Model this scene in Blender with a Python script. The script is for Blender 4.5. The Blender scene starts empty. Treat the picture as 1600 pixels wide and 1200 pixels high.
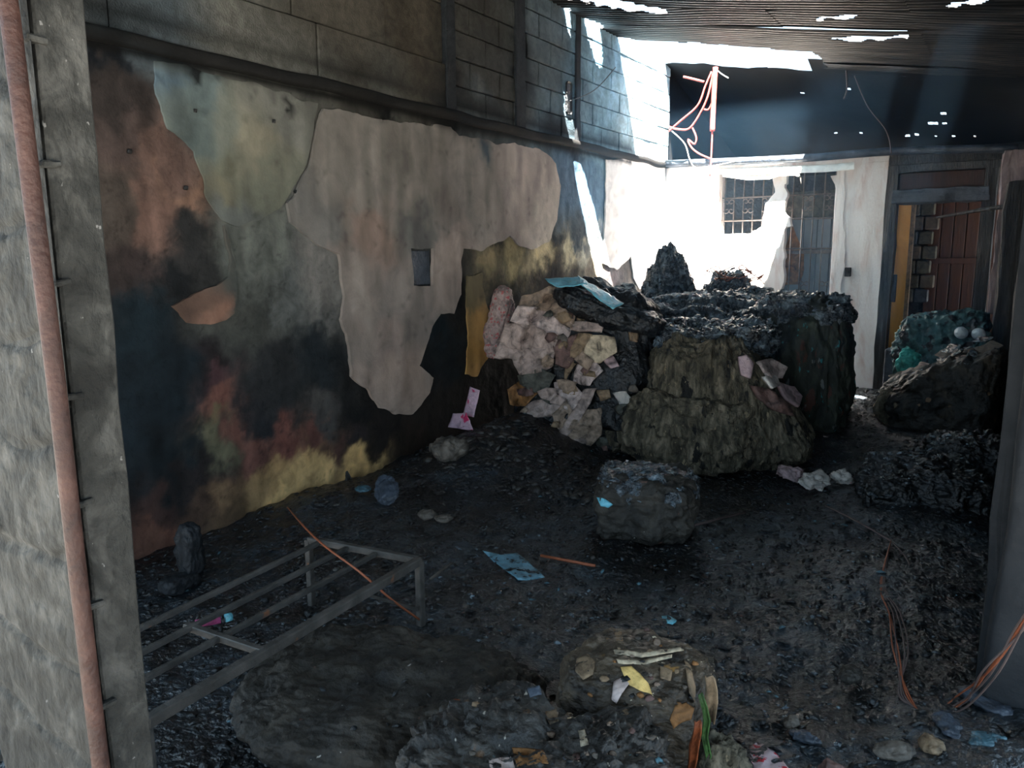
import bpy, bmesh, math, random
import numpy as np
from mathutils import Vector, Matrix
from mathutils.geometry import delaunay_2d_cdt
S = bpy.context.scene
COL = S.collection
random.seed(7); RNG = np.random.default_rng(7)
# ------------------------------------------------------------------ camera
F = 1200.; YAW = math.radians(33.5); PIT = math.radians(9.6); EYE = 1.6; ROLL = math.radians(-0.4)
fw = np.array([-math.sin(YAW)*math.cos(PIT), math.cos(YAW)*math.cos(PIT), -math.sin(PIT)])
_r = np.array([math.cos(YAW), math.sin(YAW), 0.]); _u = np.cross(_r, fw)
rt = _r*math.cos(ROLL)+_u*math.sin(ROLL); up = np.cross(rt, fw)
CAM = np.array([0, 0, EYE])
cd = bpy.data.cameras.new('camera'); cam = bpy.data.objects.new('camera', cd); COL.objects.link(cam)
cd.sensor_width = 36; cd.lens = 36*F/1600; cd.clip_start = .02; cd.clip_end = 200
m3 = Matrix((rt, up, -fw)).transposed().to_4x4(); m3.translation = Vector(CAM); cam.matrix_world = m3
S.camera = cam
# surveying helpers: read a place off the photograph, on a plane of the room
def _ray(u, v): return fw+rt*(u-800)/F-up*(v-600)/F
def onX(u, v, x): d = _ray(u, v); return CAM+d*(x/d[0])
def onY(u, v, y): d = _ray(u, v); return CAM+d*(y/d[1])
def onZ(u, v, z): d = _ray(u, v); return CAM+d*((z-EYE)/d[2])
# ------------------------------------------------------------------ light
w = bpy.data.worlds.new('world'); S.world = w; w.use_nodes = True
bg = w.node_tree.nodes['Background']; bg.inputs[0].default_value = (.56, .79, 1., 1); bg.inputs[1].default_value = 1.6
sl = bpy.data.lights.new('sun', 'SUN'); sl.energy = 80; sl.color = (1, .95, .88); sl.angle = math.radians(.5)
so = bpy.data.objects.new('sun', sl); COL.objects.link(so); so.location = (-2, 8, 12)
so.rotation_euler = Vector((-.27, .44, -1)).to_track_quat('-Z', 'Y').to_euler()
S.view_settings.view_transform = 'Standard'; S.view_settings.look = 'None'; S.view_settings.gamma = 1
S.view_settings.use_curve_mapping = False; S.view_settings.exposure = .88
S.cycles.max_bounces = 6; S.cycles.diffuse_bounces = 4; S.cycles.glossy_bounces = 3
S.cycles.sample_clamp_indirect = 8
# ------------------------------------------------------------------ noise
def _h(ix, iy, iz, s):
    n = (ix.astype(np.int64)*374761393+iy.astype(np.int64)*668265263+iz.astype(np.int64)*2147483647+s*974634777) & 0x7fffffff
    n = ((n ^ (n >> 13))*1274126177) & 0x7fffffff
    n = ((n ^ (n >> 16))*668265263) & 0x7fffffff
    return ((n ^ (n >> 15)) & 0xffff)/32767.5-1
def vn(p, s=0):
    p = np.asarray(p, float); i = np.floor(p); f = p-i; f = f*f*f*(f*(f*6-15)+10); i = i.astype(np.int64)
    r = 0
    for a in (0, 1):
        wx = f[..., 0] if a else 1-f[..., 0]
        for b in (0, 1):
            wy = f[..., 1] if b else 1-f[..., 1]
            for c in (0, 1):
                wz = f[..., 2] if c else 1-f[..., 2]
                r = r+wx*wy*wz*_h(i[..., 0]+a, i[..., 1]+b, i[..., 2]+c, s)
    return r
def fbm(p, s=0, o=4, g=.5):
    p = np.asarray(p, float); r = 0; a = 1.
    for k in range(o): r = r+a*vn(p*(2.03**k)+k*17.3, s+k); a *= g
    return r
def ridge(p, s=0, o=4, g=.55):
    p = np.asarray(p, float); r = 0; a = 1.
    for k in range(o): r = r+a*(1-2*np.abs(vn(p*(2.1**k)+k*9.1, s+k))); a *= g
    return r*.5
# ------------------------------------------------------------------ materials
def lin(c):
    c = np.asarray(c, float)/255.; return tuple(np.where(c <= .04045, c/12.92, ((c+.055)/1.055)**2.4))
def nd(nt, t, **k):
    n = nt.nodes.new(t)
    for a, b in k.items(): setattr(n, a, b)
    return n
def mat(name, cols, scale=6, stretch=(1, 1, 1), rough=.8, bump=.4, bscale=None, spec=.4, attr=False, spots=None, metal=0, dist=.02, rvar=.0, detail=6):
    m = bpy.data.materials.new(name); m.use_nodes = True; nt = m.node_tree; L = nt.links.new
    b = nt.nodes['Principled BSDF']; tc = nd(nt, 'ShaderNodeTexCoord'); mp = nd(nt, 'ShaderNodeMapping'); mp.inputs['Scale'].default_value = stretch
    L(tc.outputs['Object'], mp.inputs[0])
    n1 = nd(nt, 'ShaderNodeTexNoise'); n1.inputs['Scale'].default_value = scale; n1.inputs['Detail'].default_value = detail; n1.inputs['Roughness'].default_value = .62; n1.inputs['Distortion'].default_value = .6
    L(mp.outputs[0], n1.inputs['Vector'])
    rp = nd(nt, 'ShaderNodeValToRGB'); L(n1.outputs['Fac'], rp.inputs[0]); el = rp.color_ramp.elements
    k = len(cols)
    while len(el) < k: el.new(.5)
    for i, c in enumerate(cols): el[i].position = .32+.36*i/max(1, k-1); el[i].color = (*c, 1)
    out = rp.outputs[0]
    if attr:
        at = nd(nt, 'ShaderNodeAttribute'); at.attribute_name = 'stain_and_light'
        mx = nd(nt, 'ShaderNodeMix', data_type='RGBA', blend_type='MULTIPLY'); mx.inputs[0].default_value = 1
        L(at.outputs['Color'], mx.inputs[6]); L(out, mx.inputs[7]); out = mx.outputs[2]
    for (sc, th, c) in (spots or []):
        n2 = nd(nt, 'ShaderNodeTexNoise'); n2.inputs['Scale'].default_value = sc; n2.inputs['Detail'].default_value = 3; L(mp.outputs[0], n2.inputs['Vector'])
        mr = nd(nt, 'ShaderNodeMapRange'); mr.inputs[1].default_value = th; mr.inputs[2].default_value = th+.03; L(n2.outputs['Fac'], mr.inputs[0])
        mx = nd(nt, 'ShaderNodeMix', data_type='RGBA'); L(mr.outputs[0], mx.inputs[0]); L(out, mx.inputs[6]); mx.inputs[7].default_value = (*c, 1); out = mx.outputs[2]
    L(out, b.inputs['Base Color'])
    b.inputs['Roughness'].default_value = rough; b.inputs['Metallic'].default_value = metal
    b.inputs['Specular IOR Level'].default_value = spec
    n3 = nd(nt, 'ShaderNodeTexNoise'); n3.inputs['Scale'].default_value = bscale or scale*4; n3.inputs['Detail'].default_value = 5; L(mp.outputs[0], n3.inputs['Vector'])
    if rvar:
        mr = nd(nt, 'ShaderNodeMapRange'); mr.inputs[3].default_value = rough-rvar; mr.inputs[4].default_value = rough+rvar; L(n1.outputs['Fac'], mr.inputs[0]); L(mr.outputs[0], b.inputs['Roughness'])
    bp = nd(nt, 'ShaderNodeBump'); bp.inputs['Strength'].default_value = bump; bp.inputs['Distance'].default_value = dist; L(n3.outputs['Fac'], bp.inputs['Height']); L(bp.outputs[0], b.inputs['Normal'])
    return m
def flat(name, c, rough=.6, **k):
    c = tuple(c); return mat(name, [tuple(x*.75 for x in c), tuple(min(1, x*1.2) for x in c)], rough=rough, **k)
M = {}
M['char'] = mat('char', [(.0015, .0015, .002), (.006, .007, .008), (.022, .028, .034)], 7, detail=10, rough=.42, bump=.8, bscale=30, spec=.55, rvar=.22, dist=.03)  # light end tinted blue to stand for reflected sky
M['floor'] = mat('char_floor', [(.001, .001, .0015), (.003, .004, .0055), (.009, .015, .021), (.026, .042, .056)], 2.6, detail=12, rough=.34, bump=1., bscale=38, spec=1., rvar=.2, dist=.025, spots=[(22, .70, (.09, .075, .06))])  # blue of the reflected sky glow mixed into the char colour
M['chip'] = mat('ash_chip', [(.01, .01, .011), (.03, .028, .026), (.09, .08, .07)], 3, rough=.5, bump=.5, bscale=60, spec=.5)
M['wall'] = mat('scorched_plaster', [(.72, .72, .72), (1, 1, 1), (1.25, 1.22, 1.2)], 9, rough=.9, bump=.35, bscale=45, spec=.2, attr=True, dist=.01)
M['sheetp'] = mat('plaster_sheet', [(.82, .82, .83), (1, 1, 1), (1.15, 1.13, 1.12)], 6, rough=.85, bump=.3, bscale=55, spec=.25, attr=True, dist=.008)
M['block'] = mat('sooty_block', [(.7, .7, .7), (1, 1, 1), (1.3, 1.3, 1.3)], 14, rough=.9, bump=.8, bscale=90, spec=.2, attr=True, dist=.01)
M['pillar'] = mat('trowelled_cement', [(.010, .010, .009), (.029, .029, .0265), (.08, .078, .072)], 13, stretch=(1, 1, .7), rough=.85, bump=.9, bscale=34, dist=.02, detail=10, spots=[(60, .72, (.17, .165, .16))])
M['rust'] = mat('rusty_steel', [(.026, .011, .009), (.048, .02, .015), (.08, .036, .027)], 12, rough=.6, bump=.3, bscale=80)
M['white'] = mat('white_plaster', [(.72, .6, .56), (.88, .85, .83), (.92, .91, .9)], 3, stretch=(2, 2, .6), rough=.85, bump=.3, bscale=40)
M['zinc'] = mat('sooty_zinc', [(.008, .008, .008), (.022, .024, .026), (.085, .075, .07)], 2.5, stretch=(.4, 6, 1), rough=.42, bump=.2, bscale=20, spec=.5, metal=.3, rvar=.15)
M['backroof'] = mat('black_soot_sheet', [(.002, .003, .004), (.004, .006, .009)], 3, rough=.7, bump=.2)
M['wood_dark'] = mat('charred_timber', [(.006, .006, .006), (.02, .02, .021), (.06, .06, .062)], 8, stretch=(3, 3, .4), rough=.5, bump=.8, bscale=40, rvar=.15)
M['ochre'] = mat('ochre_board', [(.62, .28, .04), (.9, .48, .09)], 3, stretch=(3, 3, .5), rough=.6, bump=.2)
M['brown'] = mat('brown_plank', [(.028, .007, .003), (.06, .018, .006)], 5, stretch=(4, 4, .4), rough=.5, bump=.3)
M['steel'] = mat('grey_steel_panel', [(.13, .16, .19), (.19, .22, .25)], 3, rough=.5, bump=.15)
M['iron'] = mat('iron_bar', [(.10, .085, .08), (.2, .17, .15)], 15, rough=.6, bump=.2)
M['bed'] = mat('burnt_steel_tube', [(.03, .027, .024), (.055, .05, .045), (.09, .08, .072)], 8, rough=.55, bump=.3, spots=[(9, .66, (.17, .07, .035))])
M['copper'] = flat('bare_copper_wire', (.28, .08, .035), .5)
M['greywire'] = flat('sooty_wire', (.10, .07, .065), .6)
M['redwire'] = flat('red_cable', (.42, .07, .06), .5)
M['tin'] = flat('bright_tin', (.8, .78, .72), .4)
M['outside'] = mat('ground_concrete', [(.10, .095, .083), (.15, .143, .127)], 2, rough=.9)
M['rag'] = mat('scorched_rags', [(.012, .011, .009), (.05, .043, .028), (.11, .094, .064), (.21, .17, .12)], 10, stretch=(1.6, 1.6, .6), rough=.85, bump=1., bscale=18, dist=.04, detail=12, spots=[(7, .62, (.008, .008, .007)), (24, .66, (.2, .16, .10)), (18, .72, (.02, .02, .018))])
M['ragdark'] = mat('dark_green_rags', [(.008, .01, .009), (.022, .028, .022), (.05, .062, .045)], 5, stretch=(1.4, 1.4, .6), rough=.7, bump=.9, bscale=16, detail=10, spots=[(8, .60, (.07, .03, .022)), (15, .66, (.03, .2, .22)), (11, .66, (.12, .13, .13))])
M['crust'] = mat('glossy_char_crust', [(.004, .005, .007), (.035, .048, .060), (.22, .30, .36)], 13, detail=10, rough=.27, bump=1., bscale=34, spec=1., rvar=.18, dist=.04)  # bluish-white glints painted into the light end of the ramp
M['balebrown'] = mat('sooty_bale_cover', [(.009, .008, .007), (.024, .021, .017), (.05, .043, .034)], 6, rough=.7, bump=.7, bscale=30, spots=[(38, .73, (.35, .33, .3)), (12, .70, (.13, .06, .045))])
M['fgchar'] = mat('cracked_char_bale', [(.008, .008, .008), (.03, .028, .026), (.07, .065, .058)], 9, rough=.5, bump=.9, bscale=28, rvar=.15, spots=[(30, .70, (.4, .36, .3)), (10, .69, (.12, .07, .04)), (17, .71, (.1, .22, .27))])
M['slabchar'] = mat('ochre_edged_char', [(.002, .002, .002), (.009, .008, .006), (.035, .026, .016)], 6, rough=.6, bump=.8, bscale=26, detail=10, spots=[(9, .68, (.12, .07, .035))])
M['drum'] = mat('scorched_drum_fabric', [(.012, .01, .009), (.05, .038, .026), (.12, .09, .06)], 7, stretch=(1, 1, 2), rough=.5, bump=.8, bscale=26, spots=[(34, .69, (.5, .43, .32)), (8, .70, (.28, .15, .045))])
def tint(n, c, sc=14, st=(1, 1, 1), rough=.7, spots=None, dark=.28):
    M[n] = mat(n, [tuple(x*dark*.6 for x in c), tuple(x*(dark+.35) for x in c), c, tuple(min(1, x*1.3) for x in c)], sc, st, rough=rough, bump=.8, bscale=40, detail=10, spots=spots, dist=.01)
tint('pinkgrey', (.38, .29, .255)); tint('cream', (.5, .41, .29)); tint('tan', (.24, .165, .10)); tint('olivegrey', (.085, .085, .07))
tint('orangebrown', (.26, .12, .04)); tint('palepink', (.5, .40, .37)); tint('stripes', (.26, .225, .205), 5, (1, 1, 9), dark=.12)
tint('quilt', (.36, .27, .25), 18, spots=[(34, .60, (.36, .08, .08))]); tint('wrapper', (.62, .42, .50), 9, spots=[(16, .58, (.6, .03, .12))], dark=.6)
tint('whitecloth', (.62, .57, .52), 8, spots=[(9, .66, (.5, .22, .22))], dark=.45); tint('pinkcloth', (.5, .36, .37), 8); tint('teal', (.05, .36, .31), 9)
tint('tarp', (.055, .14, .15), 9, rough=.4, spots=[(9, .55, (.014, .016, .02)), (15, .68, (.16, .2, .22))]); tint('palecyan', (.16, .50, .62), 9, rough=.3, dark=.6); tint('bluechip', (.07, .15, .19), 12, rough=.35, dark=.25)
tint('slate', (.06, .075, .10), 5, rough=.45); tint('stone', (.12, .10, .082), 9); tint('yellow', (.7, .47, .16), 7); tint('orangerag', (.34, .08, .02), 7)
tint('green', (.05, .12, .03), 9); tint('magenta', (.45, .08, .22), 7, rough=.3); tint('pattern', (.55, .42, .45), 10, spots=[(20, .57, (.5, .02, .04)), (17, .62, (.02, .2, .24))], dark=.7)
tint('bootgrey', (.008, .010, .013)); tint('bluechip2', (.13, .28, .36), 16, rough=.4, dark=.45); tint('bowl', (.42, .5, .56), 4, rough=.35, dark=.6)
# ------------------------------------------------------------------ object helpers
def link(name, me, m=None, parent=None, loc=(0, 0, 0), smooth=True):
    o = bpy.data.objects.new(name, me); COL.objects.link(o); o.location = loc
    if m: me.materials.append(M[m] if isinstance(m, str) else m)
    if smooth and len(me.polygons): me.polygons.foreach_set('use_smooth', [True]*len(me.polygons))
    if parent: o.parent = parent
    return o
def tag(o, label=None, cat=None, group=None, kind=None):
    for k, v in (('label', label), ('category', cat), ('group', group), ('kind', kind)):
        if v: o[k] = v
    return o
def empty(name, loc, label=None, cat=None, group=None, kind=None):
    o = bpy.data.objects.new(name, None); COL.objects.link(o); o.location = loc; o.empty_display_size = .1
    return tag(o, label, cat, group, kind)
def mesh(name, V, Fc):
    me = bpy.data.meshes.new(name); me.from_pydata([tuple(v) for v in V], [], [tuple(int(i) for i in f) for f in Fc]); me.update(); return me
def gridmesh(name, V, nu, nv):          # V shaped (nu, nv, 3)
    i = np.arange(nu*nv).reshape(nu, nv)
    q = np.stack([i[:-1, :-1], i[1:, :-1], i[1:, 1:], i[:-1, 1:]], -1).reshape(-1, 4)
    me = bpy.data.meshes.new(name); V = V.reshape(-1, 3)
    me.vertices.add(len(V)); me.vertices.foreach_set('co', V.ravel().astype(np.float32))
    me.loops.add(q.size); me.loops.foreach_set('vertex_index', q.ravel().astype(np.int32))
    me.polygons.add(len(q)); me.polygons.foreach_set('loop_start', (np.arange(len(q))*4).astype(np.int32)); me.polygons.foreach_set('loop_total', np.full(len(q), 4, np.int32))
    me.update(calc_edges=True); me.validate(); return me
def rawmesh(name, V, q):
    k = q.shape[1]; me = bpy.data.meshes.new(name)
    me.vertices.add(len(V)); me.vertices.foreach_set('co', V.ravel().astype(np.float32))
    me.loops.add(q.size); me.loops.foreach_set('vertex_index', q.ravel().astype(np.int32))
    me.polygons.add(len(q)); me.polygons.foreach_set('loop_start', (np.arange(len(q))*k).astype(np.int32)); me.polygons.foreach_set('loop_total', np.full(len(q), k, np.int32))
    me.update(calc_edges=True); return me
def stain_and_light(me, cols):
    a = me.color_attributes.new('stain_and_light', 'FLOAT_COLOR', 'POINT')
    a.data.foreach_set('color', np.c_[cols, np.ones(len(cols))].astype(np.float32).ravel())
def boxmesh(name, x0, x1, y0, y1, z0, z1, bev=.004, n=0):
    bm = bmesh.new(); bmesh.ops.create_cube(bm, size=1)
    for v in bm.verts: v.co = ((x0+x1)/2+v.co.x*(x1-x0), (y0+y1)/2+v.co.y*(y1-y0), (z0+z1)/2+v.co.z*(z1-z0))
    if bev: bmesh.ops.bevel(bm, geom=bm.edges[:], offset=bev, segments=1, affect='EDGES')
    if n:
        bmesh.ops.subdivide_edges(bm, edges=bm.edges[:], cuts=n, use_grid_fill=True)
    me = bpy.data.meshes.new(name); bm.to_mesh(me); bm.free(); return me
def box(name, x0, x1, y0, y1, z0, z1, m, parent=None, bev=.004, rough=0, n=0, seed=0):
    me = boxmesh(name, x0, x1, y0, y1, z0, z1, bev, n)
    if rough:
        V = np.zeros(len(me.vertices)*3); me.vertices.foreach_get('co', V); V = V.reshape(-1, 3)
        V += rough*np.stack([fbm(V*9+k*31, seed, 3) for k in range(3)], -1); me.vertices.foreach_set('co', V.ravel())
    return link(name, me, m, parent, smooth=False)
def tubemesh(name, pts, r, seg=6, sub=5, taper=1):
    P = [Vector(p) for p in pts]
    if sub > 1 and len(P) > 2:
        Q = []
        for i in range(len(P)-1):
            a, b, c, d = P[max(0, i-1)], P[i], P[i+1], P[min(len(P)-1, i+2)]
            for k in range(sub):
                t = k/sub; Q.append(.5*((2*b)+(c-a)*t+(2*a-5*b+4*c-d)*t*t+(3*b-a-3*c+d)*t**3))
        Q.append(P[-1]); P = Q
    V = []; Fc = []; n = len(P); ref = Vector((.31, .17, .93))
    for i, p in enumerate(P):
        t = (P[min(n-1, i+1)]-P[max(0, i-1)]).normalized(); a = t.cross(ref).normalized(); b = t.cross(a); rr = r*(1+(taper-1)*i/(n-1))
        for k in range(seg): th = 2*math.pi*k/seg; V.append(p+(a*math.cos(th)+b*math.sin(th))*rr)
    for i in range(n-1):
        for k in range(seg): Fc.append((i*seg+k, i*seg+(k+1) % seg, (i+1)*seg+(k+1) % seg, (i+1)*seg+k))
    Fc.append(tuple(range(seg))[::-1]); Fc.append(tuple(range((n-1)*seg, n*seg)))
    return mesh(name, V, Fc)
def tube(name, pts, r, m, parent=None, **k): return link(name, tubemesh(name, pts, r, **k), m, parent)
_CS = {}
def cubesphere(n):
    if n in _CS: return _CS[n]
    idx = {}; V = []; Q = []
    def vid(p):
        if p not in idx: idx[p] = len(V); V.append(p)
        return idx[p]
    for ax in range(3):
        for sgn in (0, n):
            for i in range(n):
                for j in range(n):
                    c = []
                    for (a, b) in ((i, j), (i+1, j), (i+1, j+1), (i, j+1)):
                        p = [0, 0, 0]; p[ax] = sgn; p[(ax+1) % 3] = a; p[(ax+2) % 3] = b; c.append(vid(tuple(p)))
                    Q.append(c if sgn else c[::-1])
    _CS[n] = (np.array(V, float)/n*2-1, np.array(Q)); return _CS[n]
def lumpmesh(name, h, k=5, n=26, amp=.03, freq=4, rid=.0, stretch=(1, 1, 1), seed=0, fn=None, fine=.006):
    """rounded block, half sizes h, base at z=0; noise pushes its surface in and out"""
    V, Q = cubesphere(n); V = V.copy(); V = np.sign(V)*np.abs(V)**.85
    nr = (np.abs(V)**k).sum(1)**(1/k); D = V/nr[:, None]
    P = D*np.array(h); N = D/np.linalg.norm(D, axis=1)[:, None]
    q = P*np.array(stretch)*freq+seed*7.7
    d = amp*fbm(q, seed, 3)+rid*ridge(q*2.3, seed+5, 4)+fine*fbm(q*9, seed+9, 2)
    P = P+N*d[:, None]; P[:, 2] += h[2]
    if fn: P = fn(P)
    P[:, 2] = np.maximum(P[:, 2], -.06)
    return rawmesh(name, P, Q)
def lump(name, c, h, m, rz=0, parent=None, rx=0, ry=0, **k):
    o = link(name, lumpmesh(name, h, **k), m, parent, c); o.rotation_euler = (math.radians(rx), math.radians(ry), math.radians(rz)); return o
def outline_sheet(name, poly, to3d, nrm, th, m, parent=None, step=.03, jag=.012, seed=0, bulge=.0, colf=None, holes=(), crease=0):
    """a sheet of real thickness cut to an outline (2-D metres) and mapped into the room by to3d"""
    def dens(pl, sd):
        out = []
        for i in range(len(pl)):
            a = np.array(pl[i]); b = np.array(pl[(i+1) % len(pl)]); L = np.linalg.norm(b-a); k = max(1, int(L/step*1.5))
            for j in range(k):
                p = a+(b-a)*j/k; q = np.array([p[0]*9, p[1]*9, sd])
                out.append(p+jag*np.array([fbm(q, sd, 3), fbm(q+5, sd+1, 3)]))
        return out
    B = dens(poly, seed); HB = [dens(h, seed+3) for h in holes]; allb = B[:]; edges = [(i, (i+1) % len(B)) for i in range(len(B))]
    for hb in HB:
        o = len(allb); allb += hb; edges += [(o+i, o+(i+1) % len(hb)) for i in range(len(hb))]
    A = np.array(B); mn = A.min(0); mx = A.max(0)
    def inside(p, R):
        x, y = p[:, 0][:, None], p[:, 1][:, None]; x1, y1 = R[:, 0], R[:, 1]; x2, y2 = np.roll(x1, -1), np.roll(y1, -1)
        c = ((y1 > y) != (y2 > y)) & (x < (x2-x1)*(y-y1)/(y2-y1+1e-12)+x1); return c.sum(1) % 2 == 1
    gx, gy = np.meshgrid(np.arange(mn[0], mx[0], step), np.arange(mn[1], mx[1], step)); G = np.c_[gx.ravel(), gy.ravel()]+RNG.uniform(-.2, .2, (gx.size, 2))*step
    ok = inside(G, A)
    for hb in HB: ok &= ~inside(G, np.array(hb))
    bd = np.array(allb); G = G[ok]
    if len(G): G = G[np.sqrt(((G[:, None]-bd[None])**2).sum(2)).min(1) > step*.45]
    pts = [Vector(p) for p in np.r_[bd, G] if True] if len(G) else [Vector(p) for p in bd]
    r = delaunay_2d_cdt(pts, edges, [], 0, 1e-6); P2 = np.array([tuple(v) for v in r[0]]); T = [tuple(f) for f in r[2]]
    cen = np.array([P2[list(f)].mean(0) for f in T]); ok = inside(cen, A)
    for hb in HB: ok &= ~inside(cen, np.array(hb))
    T = [f for f, k in zip(T, ok) if k]
    cnt = {}
    for f in T:
        for i in range(len(f)): e = (f[i], f[(i+1) % len(f)]); cnt[e] = 1
    n = len(P2); P3 = np.array([to3d(p) for p in P2]); nrm = np.array(nrm, float)
    bz = bulge*(fbm(np.c_[P2*3, np.zeros(n)+seed], seed, 3)+.4)
    if crease: bz = bz+crease*(ridge(P3*11, seed+1, 3)+.3)
    top = P3+nrm*(th+np.maximum(bz, -th*.6))[:, None]
    V = np.r_[top, P3]; Fc = list(T)+[tuple(i+n for i in f[::-1]) for f in T]+[(b, a, a+n, b+n) for (a, b) in cnt if (b, a) not in cnt]
    me = mesh(name, V, Fc)
    if colf is not None: c = colf(V); stain_and_light(me, c)
    o = link(name, me, m, parent, smooth=False); return o
# ------------------------------------------------------------------ colours of the burnt left wall, stains and painted-in light
WX = -3.85
ST = [  # u, v, r, g, b, reach(px)  : paint, scorch and soot, with sky blue and sun white painted in
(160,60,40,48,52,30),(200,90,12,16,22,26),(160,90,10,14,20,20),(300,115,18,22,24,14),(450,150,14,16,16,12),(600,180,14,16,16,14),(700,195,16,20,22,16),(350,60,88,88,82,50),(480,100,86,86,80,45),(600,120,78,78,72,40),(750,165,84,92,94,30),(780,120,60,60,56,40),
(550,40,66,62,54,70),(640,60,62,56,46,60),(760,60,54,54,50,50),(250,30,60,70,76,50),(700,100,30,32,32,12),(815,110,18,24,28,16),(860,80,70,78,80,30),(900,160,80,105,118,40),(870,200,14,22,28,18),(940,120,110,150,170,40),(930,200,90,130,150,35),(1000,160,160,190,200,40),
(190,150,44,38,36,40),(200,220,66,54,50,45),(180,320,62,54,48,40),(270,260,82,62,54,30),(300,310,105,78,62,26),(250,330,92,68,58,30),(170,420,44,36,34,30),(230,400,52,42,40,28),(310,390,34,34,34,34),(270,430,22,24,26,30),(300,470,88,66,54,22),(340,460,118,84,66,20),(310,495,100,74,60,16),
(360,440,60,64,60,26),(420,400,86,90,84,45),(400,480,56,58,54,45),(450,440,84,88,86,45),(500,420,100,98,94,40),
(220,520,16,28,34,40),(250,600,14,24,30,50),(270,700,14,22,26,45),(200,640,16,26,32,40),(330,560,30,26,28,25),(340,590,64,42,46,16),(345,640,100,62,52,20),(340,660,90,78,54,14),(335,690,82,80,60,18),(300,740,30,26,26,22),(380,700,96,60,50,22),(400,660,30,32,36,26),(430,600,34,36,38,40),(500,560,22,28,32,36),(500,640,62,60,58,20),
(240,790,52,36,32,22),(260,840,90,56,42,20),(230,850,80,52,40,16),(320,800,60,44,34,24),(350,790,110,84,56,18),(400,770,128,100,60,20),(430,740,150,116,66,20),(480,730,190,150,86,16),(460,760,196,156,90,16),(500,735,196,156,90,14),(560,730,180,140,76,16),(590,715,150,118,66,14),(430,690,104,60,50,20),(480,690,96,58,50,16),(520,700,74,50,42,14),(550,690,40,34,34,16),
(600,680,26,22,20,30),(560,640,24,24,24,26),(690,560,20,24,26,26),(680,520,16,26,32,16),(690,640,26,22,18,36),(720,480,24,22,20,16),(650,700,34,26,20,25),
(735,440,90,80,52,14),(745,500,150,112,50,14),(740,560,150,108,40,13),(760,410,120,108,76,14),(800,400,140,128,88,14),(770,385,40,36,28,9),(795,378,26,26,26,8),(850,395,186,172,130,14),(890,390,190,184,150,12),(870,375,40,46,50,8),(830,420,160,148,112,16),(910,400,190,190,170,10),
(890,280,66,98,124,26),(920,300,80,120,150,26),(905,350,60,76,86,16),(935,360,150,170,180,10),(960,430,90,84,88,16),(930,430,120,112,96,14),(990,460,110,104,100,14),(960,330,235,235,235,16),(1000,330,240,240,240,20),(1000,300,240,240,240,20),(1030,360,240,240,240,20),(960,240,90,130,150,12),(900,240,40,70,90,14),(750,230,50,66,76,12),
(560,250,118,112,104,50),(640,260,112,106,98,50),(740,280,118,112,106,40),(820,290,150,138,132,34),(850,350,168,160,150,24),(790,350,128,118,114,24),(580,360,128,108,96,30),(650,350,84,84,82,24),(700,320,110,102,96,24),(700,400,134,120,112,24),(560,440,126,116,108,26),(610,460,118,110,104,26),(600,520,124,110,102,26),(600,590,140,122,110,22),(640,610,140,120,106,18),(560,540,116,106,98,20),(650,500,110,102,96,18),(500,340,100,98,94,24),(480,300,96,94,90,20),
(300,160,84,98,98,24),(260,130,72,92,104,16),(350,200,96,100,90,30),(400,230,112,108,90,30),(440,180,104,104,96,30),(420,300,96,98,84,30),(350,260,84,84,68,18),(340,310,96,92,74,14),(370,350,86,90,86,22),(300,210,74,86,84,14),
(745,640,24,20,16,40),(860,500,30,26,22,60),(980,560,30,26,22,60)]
PATCH = [
 [(500,168),(560,180),(620,190),(700,200),(712,215),(740,215),(770,225),(800,222),(815,230),(845,235),(865,255),(872,290),(868,345),(855,375),(835,390),(810,385),(795,370),(770,380),(745,392),(720,388),(716,410),(718,460),(705,490),(685,490),(672,510),(660,545),(650,570),(675,590),(668,615),(640,645),(615,648),(590,638),(570,610),(545,590),(543,540),(530,500),(535,460),(530,430),(525,400),(490,380),(450,350),(447,320),(465,285),(480,260),(490,200)],
 [(235,95),(300,108),(400,132),(496,165),(488,200),(476,255),(455,290),(441,320),(400,345),(370,352),(345,345),(335,330),(318,300),(310,255),(300,235),(258,200),(243,150)],
 [(345,352),(358,372),(362,420),(368,450),(360,490),(325,508),(290,505),(268,478),(300,462),(335,445),(352,430),(356,395)],
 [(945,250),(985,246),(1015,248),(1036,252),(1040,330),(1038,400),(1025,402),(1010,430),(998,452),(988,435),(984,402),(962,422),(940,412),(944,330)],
 [(728,432),(750,428),(756,470),(766,500),(760,560),(744,588),(726,585),(730,540),(727,480)],
]
def inpoly(P, R):
    x, y = P[:, 0][:, None], P[:, 1][:, None]; x1, y1 = R[:, 0], R[:, 1]; x2, y2 = np.roll(x1, -1), np.roll(y1, -1)
    c = ((y1 > y) != (y2 > y)) & (x < (x2-x1)*(y-y1)/(y2-y1+1e-12)+x1); return c.sum(1) % 2 == 1
GRP = np.zeros(len(ST), int)
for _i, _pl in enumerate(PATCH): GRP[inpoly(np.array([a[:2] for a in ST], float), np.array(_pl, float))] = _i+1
ALB = 1.3
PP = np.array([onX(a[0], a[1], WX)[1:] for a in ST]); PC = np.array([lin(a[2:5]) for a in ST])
PS = np.array([np.linalg.norm(onX(a[0]+a[5], a[1], WX)[1:]-onX(a[0], a[1], WX)[1:]) for a in ST])
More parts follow.
